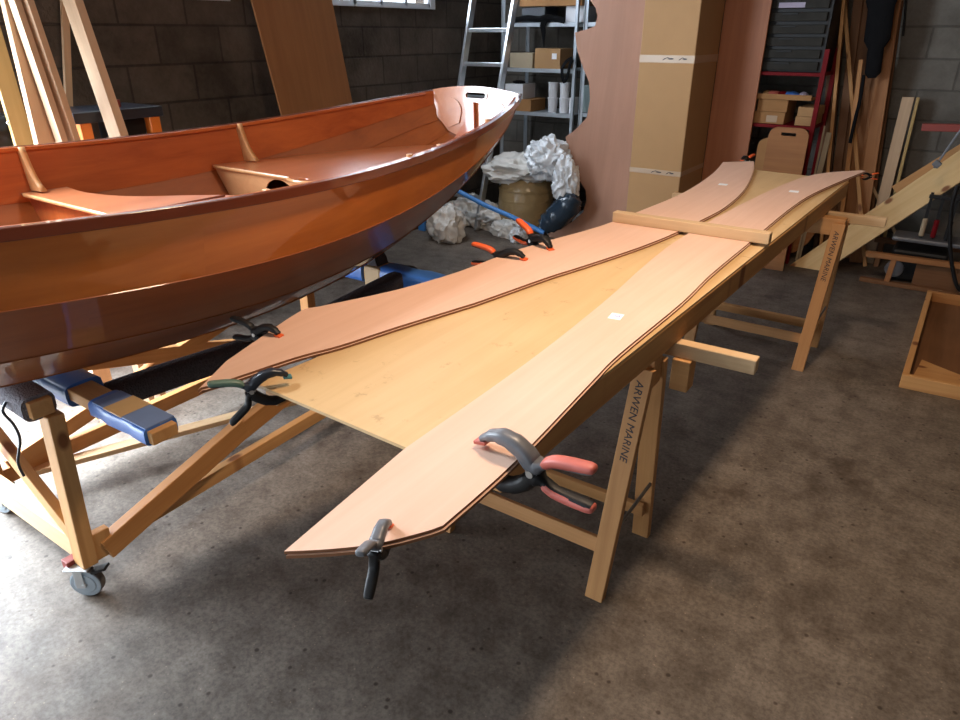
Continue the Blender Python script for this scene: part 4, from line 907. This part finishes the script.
# boards with a hand slot leaning on the rack
def slotboard(lbl, p0, p1, ytop, Y, mat, slot):
    A_, B_ = aty(p0, 150, Y), aty(p1, 150, Y); zt_ = aty((p0+p1)/2, ytop, Y).z; w_ = B_.x-A_.x
    out = [(-w_/2, .0), (w_/2, .0)]+[(w_/2-.06+.06*math.cos(math.radians(a)), zt_-.06+.06*math.sin(math.radians(a))) for a in range(0, 91, 15)]+[(-w_/2+.06-.06*math.sin(math.radians(a)), zt_-.06+.06*math.cos(math.radians(a))) for a in range(0, 91, 15)]
    me = plate_mesh([out]+([rrect(0, zt_-.045, .10, .022, .01)] if slot else []), .018)
    R = Matrix.Translation(((A_.x+B_.x)/2, Y-.02, 0)) @ Matrix(((1, 0, 0, 0), (0, 0, -1, 0), (0, 1, 0, 0), (0, 0, 0, 1)))
    o = link('slotted_board', me, mat, frame=R); return tag(o, lbl, 'board')
slotboard('brown board with rounded corners and a hand slot leaning on the red rack', 767, 807, 127, 5.36, M['timber_mid'], True)
slotboard('plain brown board partly hidden behind the one with a hand slot', 758, 775, 137.5, 5.42, M['card_orange'], False)
m = MB(); m.box((rx0+.18, RY+.15, .572+.045), (.22, .2, .09)); tag(m.done('cardboard_box', M['card_orange'], bevel=.003), 'small dim carton on the low shelf of the red rack', 'box')

# ------------------------------------------------------------------ timbers standing against the back wall
def timber(lbl, top, bot, w_, th, mat, y_top, y_bot=None, zt_=2.5, z0=0.0, up=(0, 1, 0), name='leaning_timber'):
    y_bot = y_bot if y_bot is not None else y_top-.25
    # plane through (y_bot, z=0) and (y_top, z=2.4)
    k = (y_top-y_bot)/2.4; Nn = Vector((0, 1, -k)); P = Vector((0, y_bot, 0))
    A_ = atp(*top, P, Nn); B_ = atp(*bot, P, Nn)
    a_ = extend(A_, B_, z0); b_ = extend(B_, A_, zt_)
    Mx, L = frame_ab(a_, b_, up); m = MB(); m.box((L/2, 0, 0), (L, w_, th)); o = m.done(name, mat, frame=Mx, bevel=.002)
    minz = min((Mx @ v.co).z for v in o.data.vertices); o.location.z += z0-minz
    return tag(o, lbl, 'timber', 'timbers standing against the back wall')
timber('long thin pale lath, leftmost of the standing timbers', (843, 10), (829, 160), .022, .022, M['pine'], 5.90, 5.74)
timber('thin lath crossing the others at a slant in the timber stack', (844, 0), (857, 165), .026, .02, M['pine'], 6.0, 5.80, zt_=1.98)
timber('thin light strip leaning left with its foot near the table end', (861, 60), (848, 165), .028, .02, M['pine_orange'], 5.85, 5.82, zt_=1.43)
timber('dark brown board behind the crossing laths', (856, 20), (838, 165), .06, .025, M['timber_dark'], 6.09, 5.995)
timber('narrow dark strip right of the red rack post', (836, 85), (826, 165), .028, .02, M['red_paint'] if False else M['timber_dark'], 6.08, 6.0, zt_=2.3)
timber('wide orange brown board standing in the timber stack', (868, 90), (851, 195), .12, .022, M['timber_mid'], 6.05, 5.96, zt_=1.32)
timber('orange brown board right next to the widest one in the stack', (876, 90), (863, 195), .075, .022, M['timber_mid'], 6.015, 5.925, zt_=1.40)
timber('tallest brown plank at the right side of the timber stack', (893, 10), (870, 165), .085, .035, M['timber_mid'], 5.97, 5.875)
timber('thin dark plank edge behind the tallest brown plank', (900, 10), (878, 165), .03, .03, M['timber_dark'], 6.12, 5.98)
timber('slender grey lath low beside the red rack', (824, 130), (814, 178), .012, .012, M['card_grey'], 5.72, 5.62, zt_=1.0)
timber('short pale board low between rack and timber stack', (828, 138), (818, 178), .035, .012, M['card_grey'], 5.76, 5.68, zt_=.95)
timber('pale planed board, the short wide one alone against the grey blocks', (907, 103), (884, 196), .075, .018, M['tan_plank'], 6.08, 5.92, zt_=1.19)
timber('narrow yellow strip leaning beside the short pale board', (917, 103), (894.5, 196), .020, .03, M['ochre_plank'], 6.08, 5.92, zt_=1.19)
timber('short thin stick slanting to the right by the foot of the tallest plank', (870, 183), (880, 203), .02, .02, M['pine_pale'], 6.06, 5.98, zt_=.62, name='leaning_stick')
timber('broad dark board at the back of the timber stack', (862, 20), (846, 165), .13, .025, M['timber_dark'], 6.13, 6.03)
timber('second broad dark board at the back, nearer the red rack', (838, 20), (826, 165), .09, .025, M['timber_dark'], 6.13, 6.03)
# black bundle hanging in the stack
hb_ = thing('black_cloth_bundle', 'long black cloth bundle hanging among the standing timbers', 'bundle', (-.75, 5.9, 1.3))
pp = [aty(x_, y_, 5.78) for x_, y_ in ((884, -40), (882, 0), (877, 40), (872, 78))]
m = MB(); m.sweep(smooth_pts(pp, 5), [(.03, .095)]*6+[(.03, .08)]*5+[(.03, .05)]*4+[(.02, .025)], up=(0, 1, 0), n=14); m.done('cloth', M['black_soft'], hb_, smooth=True)
pp = [aty(x_, y_, 5.76) for x_, y_ in ((864, 75), (860, 100), (855, 120), (850, 143))]
m = MB(); m.sweep(smooth_pts(pp, 5), (.01, .012), up=(0, 1, 0), n=10); m.done('tail', M['black_soft'], hb_, smooth=True)
# hanging cable on the grey wall
m = MB(); m.sweep([aty(x_, y_, 6.13) for x_, y_ in ((908, -20), (905, 15), (903, 36))], (.008, .008), up=(0, 1, 0), n=8); tag(m.done('hanging_cable', M['black'], smooth=True), 'black cable end hanging down the grey block wall', 'cable')

# ------------------------------------------------------------------ right corner: knotty boards, clamps, low frame, crate
def slant_board(lbl, pts, P0, Nn, th, mat, ext):
    W = [atp(*p, P0, Nn) for p in pts]  # 0: lower end top, 1: lower end bottom, 2: right bottom, 3: right top
    d1 = (W[2]-W[1]).normalized(); d0 = d1
    W[3] = W[0]+d0*((W[3]-W[0]).length+ext); W[2] = W[1]+d1*((W[2]-W[1]).length+ext)
    return W
Nn = Vector((0, -1, .28)).normalized(); P0 = Vector((0, 5.52, 0))
lowpt = atp(818, 268, P0, Nn)
A0, A1, A2, A3 = [atp(*p, P0, Nn) for p in ((805.5, 255), (829, 268), (960, 183), (960, 150))]
dv = ((A2-A1).normalized()+(A3-A0).normalized()).normalized()
wd = (A0-A1); wd = wd-dv*wd.dot(dv); wid = .178
C0 = (A1+A0)/2+dv*.01
Mx, L = frame_ab(C0, C0+dv*2.25, Nn); m = MB(); m.box((L/2, 0, 0), (L, wid, .045)); o = m.done('knotty_board', M['pine_knotty'], frame=Mx, bevel=.003)
for v in o.data.vertices:
    if v.co.x < .01:      # saw the foot level so that it stands on the floor
        wv_ = Mx @ v.co; k_ = -(wv_.z-.002)/(Mx.to_3x3().col[0].z); v.co.x += max(min(k_, .25), -.25)
tag(o, 'long knotty pine board slanting up to the right from the floor by the back wall', 'board')
P1 = Vector((0, 5.73, 0)); N1 = Vector((0, -1, .14)).normalized()
B0, B1 = [atp(*p, P1, N1) for p in ((897, 194), (964, 153))]
dv = (B1-B0).normalized()
a_ = B0
tag(beam('knotty_board', a_, a_+dv*1.5, .13, .035, M['pine'], up=N1), 'second pine board slanting behind the big knotty one', 'board')
bc = thing('bar_clamp', 'bar clamp with a dark red head and grey rod resting by the slanting boards', 'clamp', (-.2, 5.6, .9))
pA = aty(922, 127, 5.48); pB = aty(962, 128, 5.48)
beam('head', pA, pB, .05, .045, M['darkred'], bc)
beam('rod', aty(962, 128, 5.46), aty(934, 168, 5.46), .014, .014, M['grey_plastic'], bc)
m = MB(); m.box((0, 0, 0), (.045, .035, .04), bev=.005); m.done('slide', M['grey_plastic'], bc, frame=Matrix.Translation(aty(937, 164, 5.45)) @ Matrix.Rotation(.6, 4, 'Y'))
lf = thing('low_frame', 'low brown wooden frame with a plywood side on the floor at the right', 'frame', (0, 5.45, 0))
FYY = 5.42
fx0, fx1 = aty(868, 245, FYY).x, .55
beam('top_rail', (fx0, FYY, .20), (fx1, FYY, .215), .05, .035, M['timber_mid'], lf)
beam('bottom_rail', (fx0+.0, FYY, .016), (fx1, FYY, .016), .05, .028, M['timber_dark'], lf)
for xx in (aty(891, 265, FYY).x, .3): beam('upright', (xx, FYY, .03), (xx+.01, FYY, .19), .045, .035, M['timber_mid'], lf, up=(1, 0, 0))
m = MB(); m.box((aty(935, 265, FYY).x+.03, FYY+.04, .105), (.27, .012, .17)); m.done('side_panel', M['timber_dark'], lf)
beam('top_rail', (fx0, FYY+.45, .20), (fx1, FYY+.45, .215), .05, .035, M['timber_dark'], lf)
beam('end_rail', (fx1-.03, FYY+.02, .2), (fx1-.03, FYY+.43, .2), .05, .035, M['timber_dark'], lf)
for xx in (fx0+.05, fx1-.05): beam('upright', (xx, FYY+.45, 0), (xx, FYY+.45, .19), .045, .035, M['timber_dark'], lf, up=(1, 0, 0))
# dark machine parts, clamps and cable behind the board
mc = thing('black_machine', 'black workshop machine on the floor in the dim corner behind the low frame', 'machine', (-.05, 5.75, 0))
m = MB(); m.box((-.12, 5.68, .12), (.34, .26, .22), bev=.02); m.done('body', M['black'], mc)
m = MB(); m.box((-.10, 5.66, .30), (.42, .22, .03), bev=.01); m.done('table_plate', M['grey_plastic'], mc)
m = MB(); m.cyl((-.25, 5.56, .09), (-.25, 5.54, .09), .06, n=24); m.done('wheel', M['rubber'], mc, bevel=.003)
for i, (px_, mt, lb) in enumerate(((922, 'card_grey', 'grey handled bar clamp upright behind the low frame, left one'), (934, 'red_paint', 'red handled clamp upright behind the low frame'), (948, 'black', 'black clamp upright behind the low frame, right one'))):
    q = aty(px_, 232, 5.62); t = thing('upright_clamp', lb, 'clamp', (q.x, 5.62, .315), group='clamps standing behind the low frame')
    m = MB(); m.box((q.x, 5.62, .47), (.018, .012, .31)); m.done('bar', M['black'], t)
    m = MB(); m.cyl((q.x, 5.60, .33), (q.x, 5.60, .45), .016, n=14); m.done('grip', M[mt], t, smooth=False, bevel=.003)
    m = MB(); m.box((q.x+.02, 5.61, .60), (.07, .02, .025), bev=.004); m.done('jaw', M['black'], t)
pp = smooth_pts([aty(x_, y_, 5.33) for x_, y_ in ((958, 185), (952, 205), (950, 235), (952, 265), (958, 288), (968, 292))], 5)
m = MB(); m.sweep(pp, (.012, .012), up=(0, 1, 0), n=10); tag(m.done('black_hose', M['black'], smooth=True), 'thick black hose hanging in an arc at the right picture edge', 'hose')
# open crate at the right edge
ct = thing('open_crate', 'shallow open wooden crate on the floor at the right picture edge', 'crate', (.5, 4.5, 0))
cx0, cx1, cy0, cy1 = .0, .95, 3.74, 5.19
beam('side_board', (cx0+.0, cy0, .036), (cx0+.0, cy1, .036), .03, .072, M['pine'], ct)
beam('side_board', (cx1, cy0, .036), (cx1, cy1, .036), .03, .072, M['pine'], ct)
beam('end_board', (cx0-.015, cy0-.016, .036), (cx1+.015, cy0-.016+.05, .036), .03, .072, M['pine'], ct)
beam('end_board', (cx0-.015, cy1+.016, .036), (cx1+.015, cy1+.016, .036), .03, .072, M['pine_orange'], ct)
flat('base', [(cx0+.016, cy0+.04), (cx1-.016, cy0+.04), (cx1-.016, cy1), (cx0+.016, cy1)], .002, .010, M['timber_dark'], ct)
m = MB(); m.prism([(0, 0), (.42, .02), (.05, .28)], 0, .008); tag(m.done('plywood_offcut', M['pine'], frame=Matrix.Translation((.03, 3.82, .0105)) @ Matrix.Rotation(.1, 4, 'Z'), bevel=.001), 'triangular wood offcut lying inside the open crate', 'offcut')
